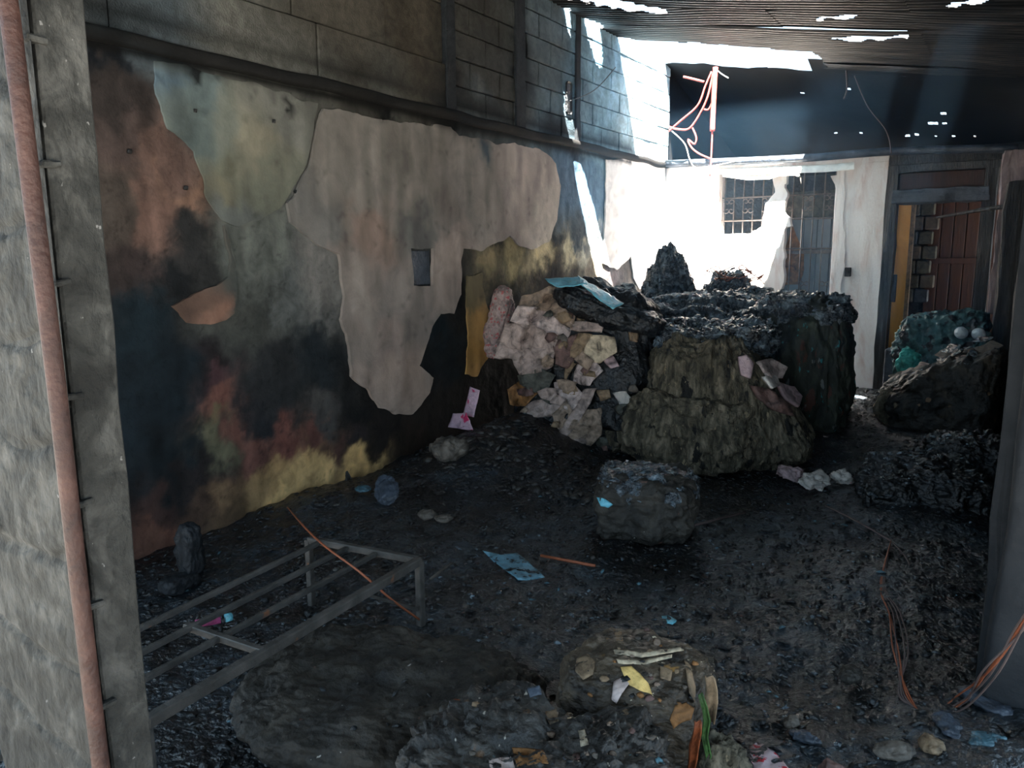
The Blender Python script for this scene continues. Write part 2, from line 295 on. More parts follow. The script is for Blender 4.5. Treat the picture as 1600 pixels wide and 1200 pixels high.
def wallcol(V, sel=None):
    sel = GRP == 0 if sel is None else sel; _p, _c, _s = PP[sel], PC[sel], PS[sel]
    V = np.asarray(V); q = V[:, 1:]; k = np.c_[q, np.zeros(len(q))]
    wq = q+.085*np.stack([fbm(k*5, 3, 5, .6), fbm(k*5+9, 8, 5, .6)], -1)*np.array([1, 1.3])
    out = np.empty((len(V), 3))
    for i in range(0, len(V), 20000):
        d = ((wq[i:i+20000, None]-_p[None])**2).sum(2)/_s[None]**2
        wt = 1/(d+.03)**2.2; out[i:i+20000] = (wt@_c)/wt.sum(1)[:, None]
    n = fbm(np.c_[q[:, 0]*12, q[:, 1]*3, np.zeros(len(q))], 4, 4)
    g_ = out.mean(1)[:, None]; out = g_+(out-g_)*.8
    zz = q[:, 1]; lick = .09+.10*np.clip(fbm(np.c_[q[:, 0]*2.2, 0*zz, 0*zz], 77, 4)+.25, 0, 2); so_ = np.where(zz > 2.72, np.exp(-((zz-2.72)/lick)**2), np.where(zz > 2.4, np.exp(-((zz-2.62)/(lick*.35))**2), 0)); out = out*(1-.93*so_*(q[:, 0] < 8.3))[:, None]
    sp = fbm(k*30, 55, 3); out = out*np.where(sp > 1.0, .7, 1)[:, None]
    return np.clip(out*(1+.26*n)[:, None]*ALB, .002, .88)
# ------------------------------------------------------------------ setting: floor
def bump(X, Y, x, y, rx, ry, h, p=2): return h*np.exp(-(np.abs((X-x)/rx)**p+np.abs((Y-y)/ry)**p))
def floorz(X, Y, fine=True):
    Z = 0*X
    for b in [(-3.6, 3.3, .5, .5, .10), (-3.3, 4.4, .6, .5, .16), (-3.3, 5.2, .5, .5, .3), (-2.6, 4.5, .9, .4, .08), (-2.9, 2.9, .5, .4, .05), (-3.2, 2.2, .5, .5, .03), (-.35, 5.2, .45, .6, .14), (-.3, 3.9, .5, .7, .07), (-.4, 6.4, .6, .6, .12),
              (-1.1, 8.4, .9, 1.2, .12), (-2.2, 7.4, 1.5, 1.2, .3), (-3.2, 8.2, .8, 1.2, .4), (-.2, 2.2, .6, .4, .03), (.2, 3.0, .5, .8, .05)]: Z = Z+bump(X, Y, *b)
    if fine:
        k = np.stack([X, Y, 0*X], -1); Z = Z+.016*fbm(k*2.2, 5, 3)+.020*ridge(k*5.5, 11, 4)+.006*fbm(k*22, 15, 2)-.016
    return Z
nx, ny = 300, 440
X, Y = np.meshgrid(np.linspace(-3.9, 1.35, nx), np.linspace(.2, 9.4, ny), indexing='ij')
fl = link('floor', gridmesh('floor', np.stack([X, Y, floorz(X, Y)], -1), nx, ny), 'floor'); tag(fl, kind='structure')
g = link('ground', boxmesh('ground', -25, 25, -25, 25, -.3, -.14, 0), 'outside', smooth=False); tag(g, kind='structure')
# ------------------------------------------------------------------ left wall: plaster below, blocks above
wl = empty('wall_left', (0, 0, 0), kind='structure')
ny, nz = 640, 200
Y, Z = np.meshgrid(np.linspace(.9, 9.42, ny), np.linspace(-.1, 2.66, nz), indexing='ij')
k3 = np.stack([Y, Z, 0*Y], -1); V = np.stack([WX+.006*fbm(k3*3, 21, 4)+.003*fbm(k3*15, 22, 3), Y, Z], -1)
me = gridmesh('scorched_plaster', V, ny, nz); me.flip_normals(); stain_and_light(me, wallcol(V.reshape(-1, 3))); link('scorched_plaster', me, 'wall', wl)
box('backing', WX-.25, WX-.03, .9, 9.5, -.1, 3.86, 'char', wl)
def px2(pts): return [tuple(onX(u, v, WX)[1:]) for u, v in pts]
def w3(p): return (WX+.004, p[0], p[1])
for i, pl in enumerate(PATCH):
    holes = [px2([(640,388),(672,390),(671,446),(642,444)])] if i == 0 else []
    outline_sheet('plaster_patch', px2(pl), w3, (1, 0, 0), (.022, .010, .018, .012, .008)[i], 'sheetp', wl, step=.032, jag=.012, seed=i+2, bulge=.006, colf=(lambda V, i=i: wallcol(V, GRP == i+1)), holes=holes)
a = onX(641, 392, WX); b = onX(671, 444, WX); box('socket_recess', WX+.001, WX+.008, min(a[1], b[1]), max(a[1], b[1]), min(a[2], b[2]), max(a[2], b[2]), 'slate', wl)
for (u, v) in [(302,174),(425,190),(200,237),(288,294),(636,285),(460,300)]:
    p = onX(u, v, WX); lump('plaster_chip', (WX+.012, p[1], p[2]-.012), (.010, .013, .013), 'char', parent=wl, n=4, amp=.003)
# tie beam ledge
yy = np.linspace(.9, 9.4, 240); prof = [(0, 2.632), (.03, 2.636), (.045, 2.65), (.045, 2.69), (.035, 2.705), (0, 2.71)]
V = np.array([[[WX+p[0]+.012*vn(np.array([y*4, p[1]*20, 0])), y, p[1]+.012*vn(np.array([y*3, p[1]*9, 4]))] for p in prof] for y in yy])
me = gridmesh('tie_beam', V, 240, len(prof)); me.flip_normals(); stain_and_light(me, np.clip(wallcol(V.reshape(-1, 3))*.2, 0, .009)+.003); link('tie_beam', me, 'wall', wl)
# blocks above the ledge, laid one by one behind the first pilaster, large rendered panels before it
def course(y0, y1, z0, z1, bw, bh, name, off):
    r = 0; z = z0
    while z < z1-.02:
        y = y0-(bw/2 if r % 2 else 0)
        while y < y1:
            a, b = max(y, y0), min(y+bw, y1)
            if b-a > .05:
                j = .005; d = random.uniform(-.006, .006)
                me = boxmesh(name, WX-.1, WX+.012+d+off, a+j, b-j, z+j, min(z+bh, z1)-j, .006, 3)
                v = np.zeros(len(me.vertices)*3); me.vertices.foreach_get('co', v); v = v.reshape(-1, 3); v[:, 0] += .004*fbm(v*12, 3, 3); me.vertices.foreach_set('co', v.ravel())
                stain_and_light(me, wallcol(v)); link(name, me, 'block', wl, smooth=False)
            y += bw
        z += bh; r += 1
course(5.02, 9.38, 2.70, 3.90, .42, .205, 'block', 0)
course(.9, 4.9, 3.04, 3.9, .84, .43, 'block', -.012)
course(.9, 4.9, 2.70, 3.04, 1.35, .345, 'block', .010)
for (y, wd) in [(4.96, .12), (5.95, .16), (7.0, .09)]:
    me = boxmesh('pilaster', WX-.1, WX+.03, y-wd/2, y+wd/2, 2.70, 3.95, .008, 8); n = len(me.vertices); v = np.zeros(n*3); me.vertices.foreach_get('co', v); v = v.reshape(-1, 3)
    v[:, 0] += .006*fbm(v*8, 9, 3); me.vertices.foreach_set('co', v.ravel()); stain_and_light(me, np.tile([.022, .026, .03], (n, 1))); link('pilaster', me, 'block', wl, smooth=False)
p = onX(886, 152, WX); box('vent_slot', WX+.01, WX+.022, p[1]-.05, p[1]+.05, p[2]-.16, p[2]+.14, 'char', wl, bev=.02)
# ------------------------------------------------------------------ roof: corrugated sheets with burnt holes
HOLES = [[(946,57),(1060,64),(1180,70),(1262,78),(1290,100),(1285,112),(1270,135),(1100,130),(930,130),(925,90)],
 [(884,-4),(960,1),(1040,15),(1046,21),(990,17),(930,8),(888,1)], [(903,30),(915,29),(941,38),(940,43),(925,41)], [(880,15),(892,14),(895,18),(884,19)],
 [(1280,57),(1330,54),(1416,52),(1415,57),(1330,60)], [(1278,33),(1335,26),(1333,31),(1280,36)], [(1478,7),(1540,-2),(1550,3),(1482,12)]]
def roofz(x, y): return 3.88-.18*(x-WX)
def onroof(u, v):
    d = _ray(u, v); t = (3.88+.18*WX-EYE)/(d[2]+.18*d[0]); return (CAM+d*t)[:2]
HP = [np.array([onroof(*q) for q in h]) for h in HOLES]
def inpoly(P, R):
    x, y = P[:, 0][:, None], P[:, 1][:, None]; x1, y1 = R[:, 0], R[:, 1]; x2, y2 = np.roll(x1, -1), np.roll(y1, -1)
    c = ((y1 > y) != (y2 > y)) & (x < (x2-x1)*(y-y1)/(y2-y1+1e-12)+x1); return c.sum(1) % 2 == 1
ce = empty('ceiling', (0, 0, 0), kind='structure')
y = -1.8; r = 0
while y < 9.36:
    xs = [-4.1, -2.0, 0., 2.2] if r % 2 else [-4.1, -2.9, -.9, 2.2]
    for x0, x1 in zip(xs[:-1], xs[1:]):
        ya, yb = y-.04, min(y+.80, 9.45); det = yb > 6 and x0 < 0
        a, b = (int((x1-x0)/.018), int((yb-ya)/.0095)) if det else (24, 80)
        Xg, Yg = np.meshgrid(np.linspace(x0-.06, x1+.04, a), np.linspace(ya, yb, b), indexing='ij')
        k = np.stack([Xg, Yg, 0*Xg], -1); Zg = roofz(Xg, Yg)+.011*np.sin(Yg*2*math.pi/.078)+.02*fbm(k*np.array([.9, .5, 1]), 31+r, 2)+(.012 if r % 2 else 0)+.006*((x0 > -2.5))
        V = np.stack([Xg, Yg, Zg], -1); me = gridmesh('roof_sheet', V, a, b)
        if det:
            q = V.reshape(-1, 3)[:, :2]; kk = np.c_[q*6, np.zeros(len(q))]; q = q+.02*np.stack([fbm(kk, 41, 3), fbm(kk+7, 42, 3)], -1)
            bad = np.zeros(len(q), bool)
            for h in HP: bad |= inpoly(q, h)
            if bad.any():
                bm = bmesh.new(); bm.from_mesh(me); bm.verts.ensure_lookup_table(); bmesh.ops.delete(bm, geom=[bm.verts[i] for i in np.nonzero(bad)[0]], context='VERTS'); bm.to_mesh(me); bm.free()
        if len(me.polygons): link('roof_sheet', me, 'zinc', ce)
    y += .76; r += 1
for yb in (1.2, 3.4, 5.6, 7.2):
    box('purlin', -3.85, 1.3, yb-.03, yb+.03, 3.55 if yb > 9 else 3.46, 3.50, 'wood_dark', ce) if False else None
# ------------------------------------------------------------------ back wall, its grilles and doorway
BY = 9.3
wb = empty('wall_back', (0, 0, 0), kind='structure')
T = .22
def wbx(x0, x1, z0, z1, m='white', name='masonry', y0=BY, y1=BY+T, **k): return box(name, x0, x1, y0, y1, z0, z1, m, wb, **k)
wbx(-4.1, -3.15, -.1, 2.62, rough=.01, n=6); wbx(-3.15, -2.62, -.1, 1.82, rough=.01, n=6); wbx(-1.83, -1.31, -.1, 2.55, rough=.006, n=6, name='pier')
wbx(-4.1, -1.31, 2.53, 2.64, rough=.01, n=8, name='lintel'); wbx(-1.31, .1, 2.5, 2.62, 'wood_dark', 'lintel', rough=.006, n=6)
# jagged stump of plaster between the two openings
jl = [(1207,272),(1232,270),(1230,300),(1226,335),(1240,352),(1228,362),(1224,400),(1222,470),(1150,480),(1150,380),(1190,352),(1196,320),(1212,300)]
outline_sheet('plaster_stump', [tuple(onY(u, v, BY)[[0, 2]]) for u, v in jl], lambda p: (p[0], BY+.09, p[1]), (0, -1, 0), .10, 'white', wb, step=.05, jag=.03, seed=5)
outline_sheet('plaster_edge', [tuple(onY(u, v, BY)[[0, 2]]) for u, v in [(1318,270),(1300,276),(1308,310),(1302,380),(1304,450),(1318,460)]], lambda p: (p[0], BY+.06, p[1]), (0, -1, 0), .07, 'white', wb, step=.05, jag=.03, seed=9)
# rear roof: soot-black sheets sloping down behind the back wall, with nail holes
def rearz(y): return 3.865-.27*(y-9.2)
for i in range(6):
    xa = -4.6+i*.98; n1, n2 = 90, 380; Xg, Yg = np.meshgrid(np.linspace(xa, xa+1.02, n1), np.linspace(0, 1, n2), indexing='ij'); ys = np.where(Xg > -2.12, 8.9, 9.18); Yg = ys+(13.2-ys)*Yg
    k = np.stack([Xg, Yg, 0*Xg], -1); Yg = Yg+.05*fbm(k*np.array([2, 0, 0]), 3, 3)*(Yg < 9.2); Zg = rearz(Yg)+.012*fbm(k*2, i, 2)+.004*(i % 2)-.18*(Xg+3.85)
    V = np.stack([Xg, Yg, Zg], -1); me = gridmesh('soot_sheet', V, n1, n2); q = V.reshape(-1, 3)
    def rx(u, v): d = _ray(u, v); t = (3.865+.27*9.2+.18*WX-EYE)/(d[2]+.27*d[1]+.18*d[0]); return (CAM+d*t)
    bad = np.zeros(len(q), bool)
    for (u, v, su, sv) in [(a_, b_, c_*.5, d_*.45) for a_, b_, c_, d_ in [(1458,193,14,3),(1476,193,4,2),(1474,176,7,3),(1418,213,5,3),(1432,211,5,3),(1462,213,2,1.6),(1490,213,4,1.6),(1523,213,3,2.5),(1345,208,3,1.6),(1306,208,3,1.6),(1326,139,4,2.5),(1254,145,4,1.6)]]:
        P4 = np.array([rx(u-su, v-sv), rx(u+su, v-sv), rx(u+su, v+sv), rx(u-su, v+sv)])[:, :2]; bad |= inpoly(q[:, :2], P4)
    if bad.any():
        bm = bmesh.new(); bm.from_mesh(me); bm.verts.ensure_lookup_table(); bmesh.ops.delete(bm, geom=[bm.verts[i_] for i_ in np.nonzero(bad)[0]], context='VERTS'); bm.to_mesh(me); bm.free()
    link('soot_sheet', me, 'backroof', wb)
wbx(-4.6, .3, -.1, 3.2, 'backroof', 'masonry', y0=13.0, y1=13.1); box('masonry', -4.0, -3.88, 9.45, 13.1, 2.6, 3.9, 'backroof', wb); wbx(-4.1, .3, 2.60, 2.66, 'backroof', 'loft_slab', y0=9.32, y1=11.2)
tube('beam', [onY(1040, 256, BY-.06), onY(1240, 248, BY-.06), onY(1400, 236, BY-.06), onY(1590, 232, BY-.06)], .045, 'slate', wb, seg=8)
for (u, v, s) in [(1460,192,.07),(1432,211,.02),(1418,212,.016),(1305,207,.010),(1346,208,.010),(1490,213,.010),(1524,212,.014),(1474,175,.028),(1325,139,.018),(1255,145,.014),(1463,213,.008),(1500,330,.0)]:
    if s: pass
# bright tin strip hanging under the lintel
V = []
for i, (u, v) in enumerate([(1120,268),(1150,267),(1190,266),(1230,264),(1290,262),(1335,258)]):
    a = onY(u, v-5, BY-.05); b = onY(u, v+(7 if i else 3), BY-.11); V.append([a, (a+b)/2+np.array([0, -.02, 0]), b])
link('tin_strip', gridmesh('tin_strip', np.array(V), 6, 3), 'tin', wb)
V = [[onY(u, v-3, BY-.09), onY(u+2, v+4, BY-.13)] for u, v in [(1128,272),(1165,277),(1200,276),(1215,271),(1240,270),(1250,274),(1250,284)]]
link('tin_strip', gridmesh('tin_strip', np.array(V), 7, 2), 'tin', wb)
# grille
gr = empty('window_grille', (-2.5, BY+.14, 1.0), 'wrought iron grille with scrolls in the back wall openings', 'grille')
def gl(name, *a, **k):
    o = tube(name, *a, **k); o.parent = gr; o.matrix_parent_inverse = Matrix.Translation((2.5, -BY-.14, -1.0)); return o
for x in np.arange(-3.12, -1.84, .115):
    gl('bar', [(x, BY+.14, .2), (x, BY+.14, 2.53)], .008, 'iron', seg=6)
for z in (2.25, 1.98, 1.64, 1.0): gl('rail', [(-3.15, BY+.14, z), (-1.83, BY+.14, z)], .010, 'iron', seg=6)
def scroll(cx, cz, s, fx, fz): return [(cx+fx*s*math.cos(t)*(1-t/9), BY+.125, cz+fz*s*math.sin(t)*(1-t/9)) for t in np.linspace(0, 5.6, 16)]
for j, x in enumerate(np.arange(-3.06, -1.86, .115)):
    if j % 2: continue
    for z in (2.15, 1.18):
        for fx in (-1, 1):
            for fz in (-1, 1):
                gl('scroll', scroll(x+fx*.028, z+fz*.05, .036, fx, fz), .006, 'iron', seg=5, sub=1)
# steel door leaf behind the grille
sd = empty('steel_door', (-2.1, BY+.25, 0), 'blue grey steel door leaf closed behind the scrolled grille', 'door')
def child(o, par): o.parent = par; o.matrix_parent_inverse = par.matrix_basis.inverted(); return o
for i in range(5):
    child(box('panel', -2.5+i*.15, -2.357+i*.15, BY+.26, BY+.28, .1, 2.0, 'steel', bev=.006), sd)
child(box('rail', -2.5, -1.75, BY+.24, BY+.27, 1.58, 1.62, 'iron'), sd); child(box('panel', -2.5, -1.75, BY+.27, BY+.29, 2.0, 2.3, 'olivegrey'), sd)
ol = [(1226,445),(1224,400),(1232,372),(1238,352),(1246,372),(1256,395),(1256,420),(1250,445)]
child(outline_sheet('orange_patch', [tuple(onY(u, v, BY+.25)[[0, 2]]) for u, v in ol], lambda p: (p[0], BY+.255, p[1]), (0, -1, 0), .01, 'orangebrown', None, step=.05, jag=.01), sd)  # thin vase-shaped orange sheet on the door leaf
box('masonry', -4.1, -1.4, BY+1.6, BY+1.7, -.1, 2.7, 'char', wb)
# doorway
dr = empty('door_1', (0, 0, 0), kind='structure')
def db(name, x0, x1, y0, y1, z0, z1, m='wood_dark', **k): return box(name, x0, x1, y0, y1, z0, z1, m, dr, **k)
db('jamb', -1.31, -1.20, BY-.03, BY+.16, .0, 2.5, rough=.012, n=8); db('jamb', -.42, -.30, BY-.03, BY+.16, .0, 2.5, rough=.012, n=8)
db('head', -1.31, -.30, BY-.03, BY+.16, 2.42, 2.5, rough=.008, n=8); db('transom', -1.25, -.36, BY-.06, BY+.12, 2.10, 2.24, 'slate', rough=.012, n=8)
db('transom_pane', -1.20, -.42, BY+.08, BY+.10, 2.24, 2.42, 'brown'); db('threshold', -1.31, -.3, BY-.05, BY+.2, -.05, .09, 'slate', rough=.01, n=4)
db('leaf', -1.20, -1.07, BY+.14, BY+.18, .05, 2.10, 'ochre'); db('leaf_edge', -1.07, -1.03, BY+.10, BY+.16, .05, 2.10, 'tan'); db('lock_plate', -1.21, -1.16, BY+.10, BY+.13, 1.05, 1.35, 'slate')
rb = empty('wall_inner', (0, 0, 0), kind='structure')
for i in range(9):
    box('plank', -1.0+i*.13, -.877+i*.13, 10.6, 10.64, .0, 2.6, 'brown', rb, bev=.006)
for r in range(7):
    for c in range(2):
        x = -1.24+c*.16+(r % 2)*.05; box('brick', x, x+.15, 10.35, 10.45, 1.0+r*.17, 1.15+r*.17, random.choice(['olivegrey', 'stone', 'slate']), rb, bev=.012)
box('rail', -1.0, .2, 10.56, 10.61, 1.45, 1.52, 'brown', rb); box('rail', -1.0, .2, 10.56, 10.61, .75, .82, 'brown', rb)
box('masonry', -1.4, -1.3, BY+.2, 10.8, -.1, 2.6, 'char', rb); box('masonry', .2, .3, BY+.2, 9.9, -.1, 2.6, 'char', rb); box('masonry', -1.4, .3, 10.66, 10.8, -.1, 2.6, 'char', rb)
fb = box('floor_inner', -4.1, .3, BY+.2, 11, -.15, 0, 'char'); tag(fb, kind='structure')
# switch plate and conduit box on the pier
sw = box('light_switch', *(lambda p: (p[0]-.035, p[0]+.035, BY-.02, BY, p[2]-.05, p[2]+.05))(onY(1325, 425, BY)), 'char', bev=.006); tag(sw, 'small black switch box on the white pier', 'switch')
# ------------------------------------------------------------------ right wall and front wall
wr = empty('wall_right', (0, 0, 0), kind='structure')
M['grey'] = mat('dark_render', [(.009, .011, .014), (.022, .024, .027)], 6, rough=.85, bump=.4)
M['pinkwall'] = mat('smoked_pink_render', [(.05, .05, .055), (.22, .17, .175), (.42, .35, .36)], 4, stretch=(2, 2, .5), rough=.85, bump=.4)
box('masonry', -.02, .2, 3.1, 9.4, -.1, 3.2, 'grey', wr, rough=.008, n=12)
box('door_return', -.26, -.02, 8.75, 9.25, 1.0, 2.52, 'pinkwall', wr, rough=.02, n=8); box('door_return', -.20, -.02, 8.3, 8.7, -.05, 2.2, 'wood_dark', wr, rough=.02, n=8)
def fbut(P):
    P = P.copy(); P[:, 0] += np.where(P[:, 2] < .75, (P[:, 2]-.75)*.05, 0); return P
link('buttress', lumpmesh('buttress', (.14, .2, 1.95), k=12, n=24, amp=.01, freq=3, fn=fbut, fine=.003), 'grey', wr, (.165, 3.15, -.05))
tube('charred_stick', [(-.05, 8.6, 2.02), (-.35, 8.7, 1.99), (-.78, 8.9, 1.93)], .03, 'wood_dark', wr, seg=7, taper=.4)
wf = empty('wall_front', (0, 0, 0), kind='structure')
PY = .70; PD = .10
pr = onY(245, 1200, PY+PD); px_r = pr[0]
n1, n2 = 130, 420; xa = onY(-70, 600, PY)[0]
Xg, Zg = np.meshgrid(np.linspace(xa, px_r, n1), np.linspace(-.1, 3.2, n2), indexing='ij'); k = np.stack([Xg, Zg, 0*Xg], -1)
blk = np.abs(((Zg/.205+.35*fbm(k*2.5, 61, 2)) % 1)-.5)
fd = np.clip((px_r-.004-Xg)/.04, 0, 1)
V = np.stack([Xg, PY+fd*(.005*fbm(k*7, 62, 3)+.004*ridge(k*14, 63, 3)+.012*np.exp(-((blk-.5)/.06)**2)), Zg], -1)
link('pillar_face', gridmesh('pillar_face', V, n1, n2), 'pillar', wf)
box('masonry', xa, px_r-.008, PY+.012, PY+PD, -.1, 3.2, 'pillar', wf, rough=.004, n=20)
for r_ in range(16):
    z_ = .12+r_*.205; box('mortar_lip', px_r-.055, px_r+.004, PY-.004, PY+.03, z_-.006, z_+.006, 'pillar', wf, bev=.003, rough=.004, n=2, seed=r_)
# rusty rod up the pillar
rp_ = empty('rusty_rod', tuple(onY(158, 1190, PY-.035)), 'thin rust red steel rod running up the grey cement pillar', 'rod')
PYR = PY-.026
rod = child(tube('rod', [onY(-20, -200, PYR), onY(12, 0, PYR), onY(50, 300, PYR), onY(88, 600, PYR), onY(122, 900, PYR), onY(158, 1200, PYR), onY(185, 1400, PYR)], .0155, 'rust', seg=12), rp_)
# ------------------------------------------------------------------ bales and heaps
def sh(p, c, a=1): return p
def slopefn(dx=0, dy=0, taper=0, lean=0, h=1):
    def f(P):
        P = P.copy(); t = P[:, 2]/h
        P[:, 0] *= 1-taper*t; P[:, 1] *= 1-taper*t; P[:, 1] += lean*t; P[:, 2] += (dx*P[:, 0]+dy*P[:, 1])*np.clip(t, 0, 1); return P
    return f
# bale of packages against the left wall
b1 = empty('bale_of_packages', (-2.95, 5.65, 0), 'collapsed bale of pale crumpled packages, blackened on top, against the scorched wall', 'bale')
lump('core', (0, 0, 0), (.62, .42, .66), 'char', rz=8, parent=b1, k=4, n=44, amp=.06, rid=.05, freq=3, seed=3, fn=slopefn(taper=.22, lean=.12, h=1.3))
BF = lambda z: 5.22+.22*z
def onface(u, v, off=0):
    y = 5.3
    for _ in range(8): p = onY(u, v, y); y = BF(p[2])-off+.12*abs((p[0]+2.9))
    return p
SURF = {}
def bvh(objs):
    from mathutils.bvhtree import BVHTree
    bpy.context.view_layer.update(); V = []; Fc = []
    for o in objs:
        n = len(V); V += [o.matrix_world @ v.co for v in o.data.vertices]; Fc += [[n+i for i in p.vertices] for p in o.data.polygons]
    return BVHTree.FromPolygons(V, Fc)
def surfpatch(name, poly, tree, m, parent=None, th=.006, bulge=.01, crease=.01, seed=0, step=6, jag=5, zback=None):
    o_ = Vector(CAM); c = np.mean(poly, 0); hits = []
    for q in list(poly)+[c, c]:
        h = tree.ray_cast(o_, Vector(_ray(*(c+(np.array(q)-c)*.6))).normalized())
        if h[0] is not None: hits.append((h[0]-o_).dot(Vector(fw)))
    if not hits: return None
    dm = float(np.median(hits))
    if zback: dm = zback
    def f(p):
        d = _ray(p[0]*400, p[1]*400); h = tree.ray_cast(o_, Vector(d).normalized()); t = dm
        if h[0] is not None: t = (h[0]-o_).dot(Vector(fw))
        t = min(max(t, dm-.18), dm+.18); return CAM+d*t
    o = outline_sheet(name, [(a/400, b/400) for a, b in poly], f, -fw, th, m, None, step=step/400, jag=jag/400*.6, seed=seed, bulge=bulge, crease=crease)
    for p in o.data.polygons: p.use_smooth = True
    return child(o, parent) if parent else o
def child(o, par): o.parent = par; o.matrix_parent_inverse = par.matrix_basis.inverted(); return o
bpy.context.view_layer.update(); T1 = bvh([c for c in b1.children])
BUN = [([(650,250),(760,270),(860,340),(840,385),(740,360),(620,310)],'palepink'),([(660,200),(760,150),(870,190),(872,335),(760,272),(650,252)],'tanpale'),([(575,330),(700,340),(800,390),(790,430),(740,450),(690,440),(600,430),(560,400)],'pinkgrey'),
 ([(520,480),(600,470),(640,550),(610,600),(560,650),(485,650),(500,560)],'cream'),([(560,410),(620,425),(700,436),(790,428),(770,520),(640,560),(610,490),(530,480)],'pinkgrey'),([(890,230),(930,210),(970,250),(950,300),(900,300)],'tan'),([(880,310),(1020,320),(1010,365),(880,350)],'pinkgrey'),
 ([(800,410),(890,380),(880,470),(850,520),(800,500)],'pinkbrown'),([(900,370),(960,375),(910,480),(850,590),(860,500)],'tan'),([(965,380),(1050,385),(1065,450),(1010,500),(920,490)],'cream'),([(900,520),(970,505),(1000,540),(950,600),(880,590)],'palepink'),
 ([(640,560),(740,530),(800,560),(760,640),(700,640),(650,600)],'olivegrey'),([(590,620),(650,590),(710,650),(660,700),(600,680)],'orangebrown'),([(505,690),(560,660),(605,700),(570,745),(515,740)],'stone'),([(800,600),(870,590),(920,650),(890,720),(820,700)],'palepink'),
 ([(700,690),(800,670),(830,720),(780,760),(600,770)],'pinkgrey'),([(780,740),(860,680),(880,720),(840,800),(800,820)],'tanpale'),([(930,640),(980,640),(960,700),(830,860),(800,840),(880,730)],'pinkgrey'),([(900,740),(1000,730),(990,830),(920,930),(900,980),(800,930),(830,870)],'tanpale'),
 ([(570,790),(680,770),(800,800),(820,850),(700,850),(600,840)],'stripes'),([(740,860),(800,850),(800,910),(720,900)],'cream'),([(930,990),(1000,930),(1070,960),(1050,1010),(960,1015)],'stone'),([(1080,650),(1130,640),(1190,720),(1200,750),(1140,730),(1100,700)],'whitecloth'),
 ([(985,625),(1040,620),(1045,655),(1000,665)],'tan'),([(620,230),(655,180),(700,130),(722,140),(660,205)],'pinkcloth'),([(1030,470),(1070,460),(1095,510),(1060,520)],'pinkcloth'),([(590,860),(640,850),(630,890),(595,890)],'stone'),([(1050,830),(1120,820),(1200,900),(1210,980),(1100,990),(1060,900)],'rag'),
 ([(1210,760),(1290,830),(1350,930),(1300,990),(1220,900)],'rag'),([(1140,370),(1180,375),(1175,410),(1145,405)],'tan'),([(1000,850),(1060,860),(1070,930),(1000,920)],'olivegrey')]
tint('tanpale', (.29, .21, .155)); tint('pinkbrown', (.13, .075, .065))
for i, (pl, mt) in enumerate(BUN):
    surfpatch('bundle', (lambda P_: [tuple(q) for q in (P_-P_.mean(0))*1.13+P_.mean(0)])(np.array([(600+a/3, 400+b/3) for a, b in pl])), T1, mt, b1, th=.03+.03*(i*37 % 5)/5, bulge=.035, crease=.028, seed=i*3+1, step=4, jag=7)
for i in range(70):
    t = random.random(); u = random.uniform(790, 990) if i < 50 else random.uniform(900, 1040); v = random.uniform(470, 740) if i < 50 else random.uniform(640, 760)
    if u < 830 and v > 690 or u > 960 and v < 600: continue
    r_ = random.uniform(6, 17); a0 = random.random()*6; pl = [(u+r_*math.cos(a0+k*1.05)*random.uniform(.6, 1.3), v+r_*.7*math.sin(a0+k*1.05)*random.uniform(.6, 1.3)) for k in range(6)]
    surfpatch('torn_scrap', pl, T1, random.choice(['pinkgrey', 'tanpale', 'olivegrey', 'stone', 'pinkbrown', 'char', 'char', 'tan']), b1, th=random.uniform(.05, .11), bulge=.02, crease=.015, seed=i+300, step=5, jag=5)
def draped(name, quad, n1, n2, m, parent=None, amp=.01, seed=0, th=.004, freq=14):
    """crumpled sheet between four corners (a,b,c,d round the sheet), with thickness"""
    a, b, c, d = [np.array(q, float) for q in quad]; s, t = np.meshgrid(np.linspace(0, 1, n1), np.linspace(0, 1, n2), indexing='ij')
    s = s[..., None]; t = t[..., None]; P = (a*(1-s)+b*s)*(1-t)+(d*(1-s)+c*s)*t
    n = np.cross(b-a, d-a); n /= np.linalg.norm(n)
    e = .35*(amp*6)*np.stack([fbm(P*5+3, seed+2, 2)]*3, -1)*((b-a)/np.linalg.norm(b-a))
    P = P+n*(amp*(ridge(P*freq, seed, 3)+fbm(P*freq*.4, seed+1, 2)))[..., None]+e
    me = gridmesh(name, P, n1, n2); o = link(name, me, m, parent)
    md = o.modifiers.new('th', 'SOLIDIFY'); md.thickness = th; return o
def rel(o, par): return child(o, par)
rel(draped('sky_sheen_sheet', [onY(852,434,5.45), onY(905,431,5.55), onY(918,446,5.35), onY(868,448,5.3)], 16, 8, 'palecyan', None, .012, 4), b1)  # sky reflection on the glossy bale top, painted as cyan sheets
rel(draped('sky_sheen_sheet', [onY(902,430,5.55), onY(975,474,5.45), onY(958,482,5.3), onY(906,446,5.35)], 20, 8, 'palecyan', None, .012, 5), b1)
lump('crust', (.16, -.08, 1.06), (.44, .22, .10), 'char', rz=14, parent=b1, k=3, n=30, amp=.03, rid=.03, freq=5, seed=8, ry=18)
q = lump('rolled_quilt', tuple(onY(768, 560, 5.42)), (.10, .09, .31), 'quilt', ry=11, rx=-4, k=3, n=26, amp=.02, rid=.012, freq=8, seed=31)
tag(q, 'rolled quilt with faded red pattern leaning on the wall beside the package bale', 'quilt')
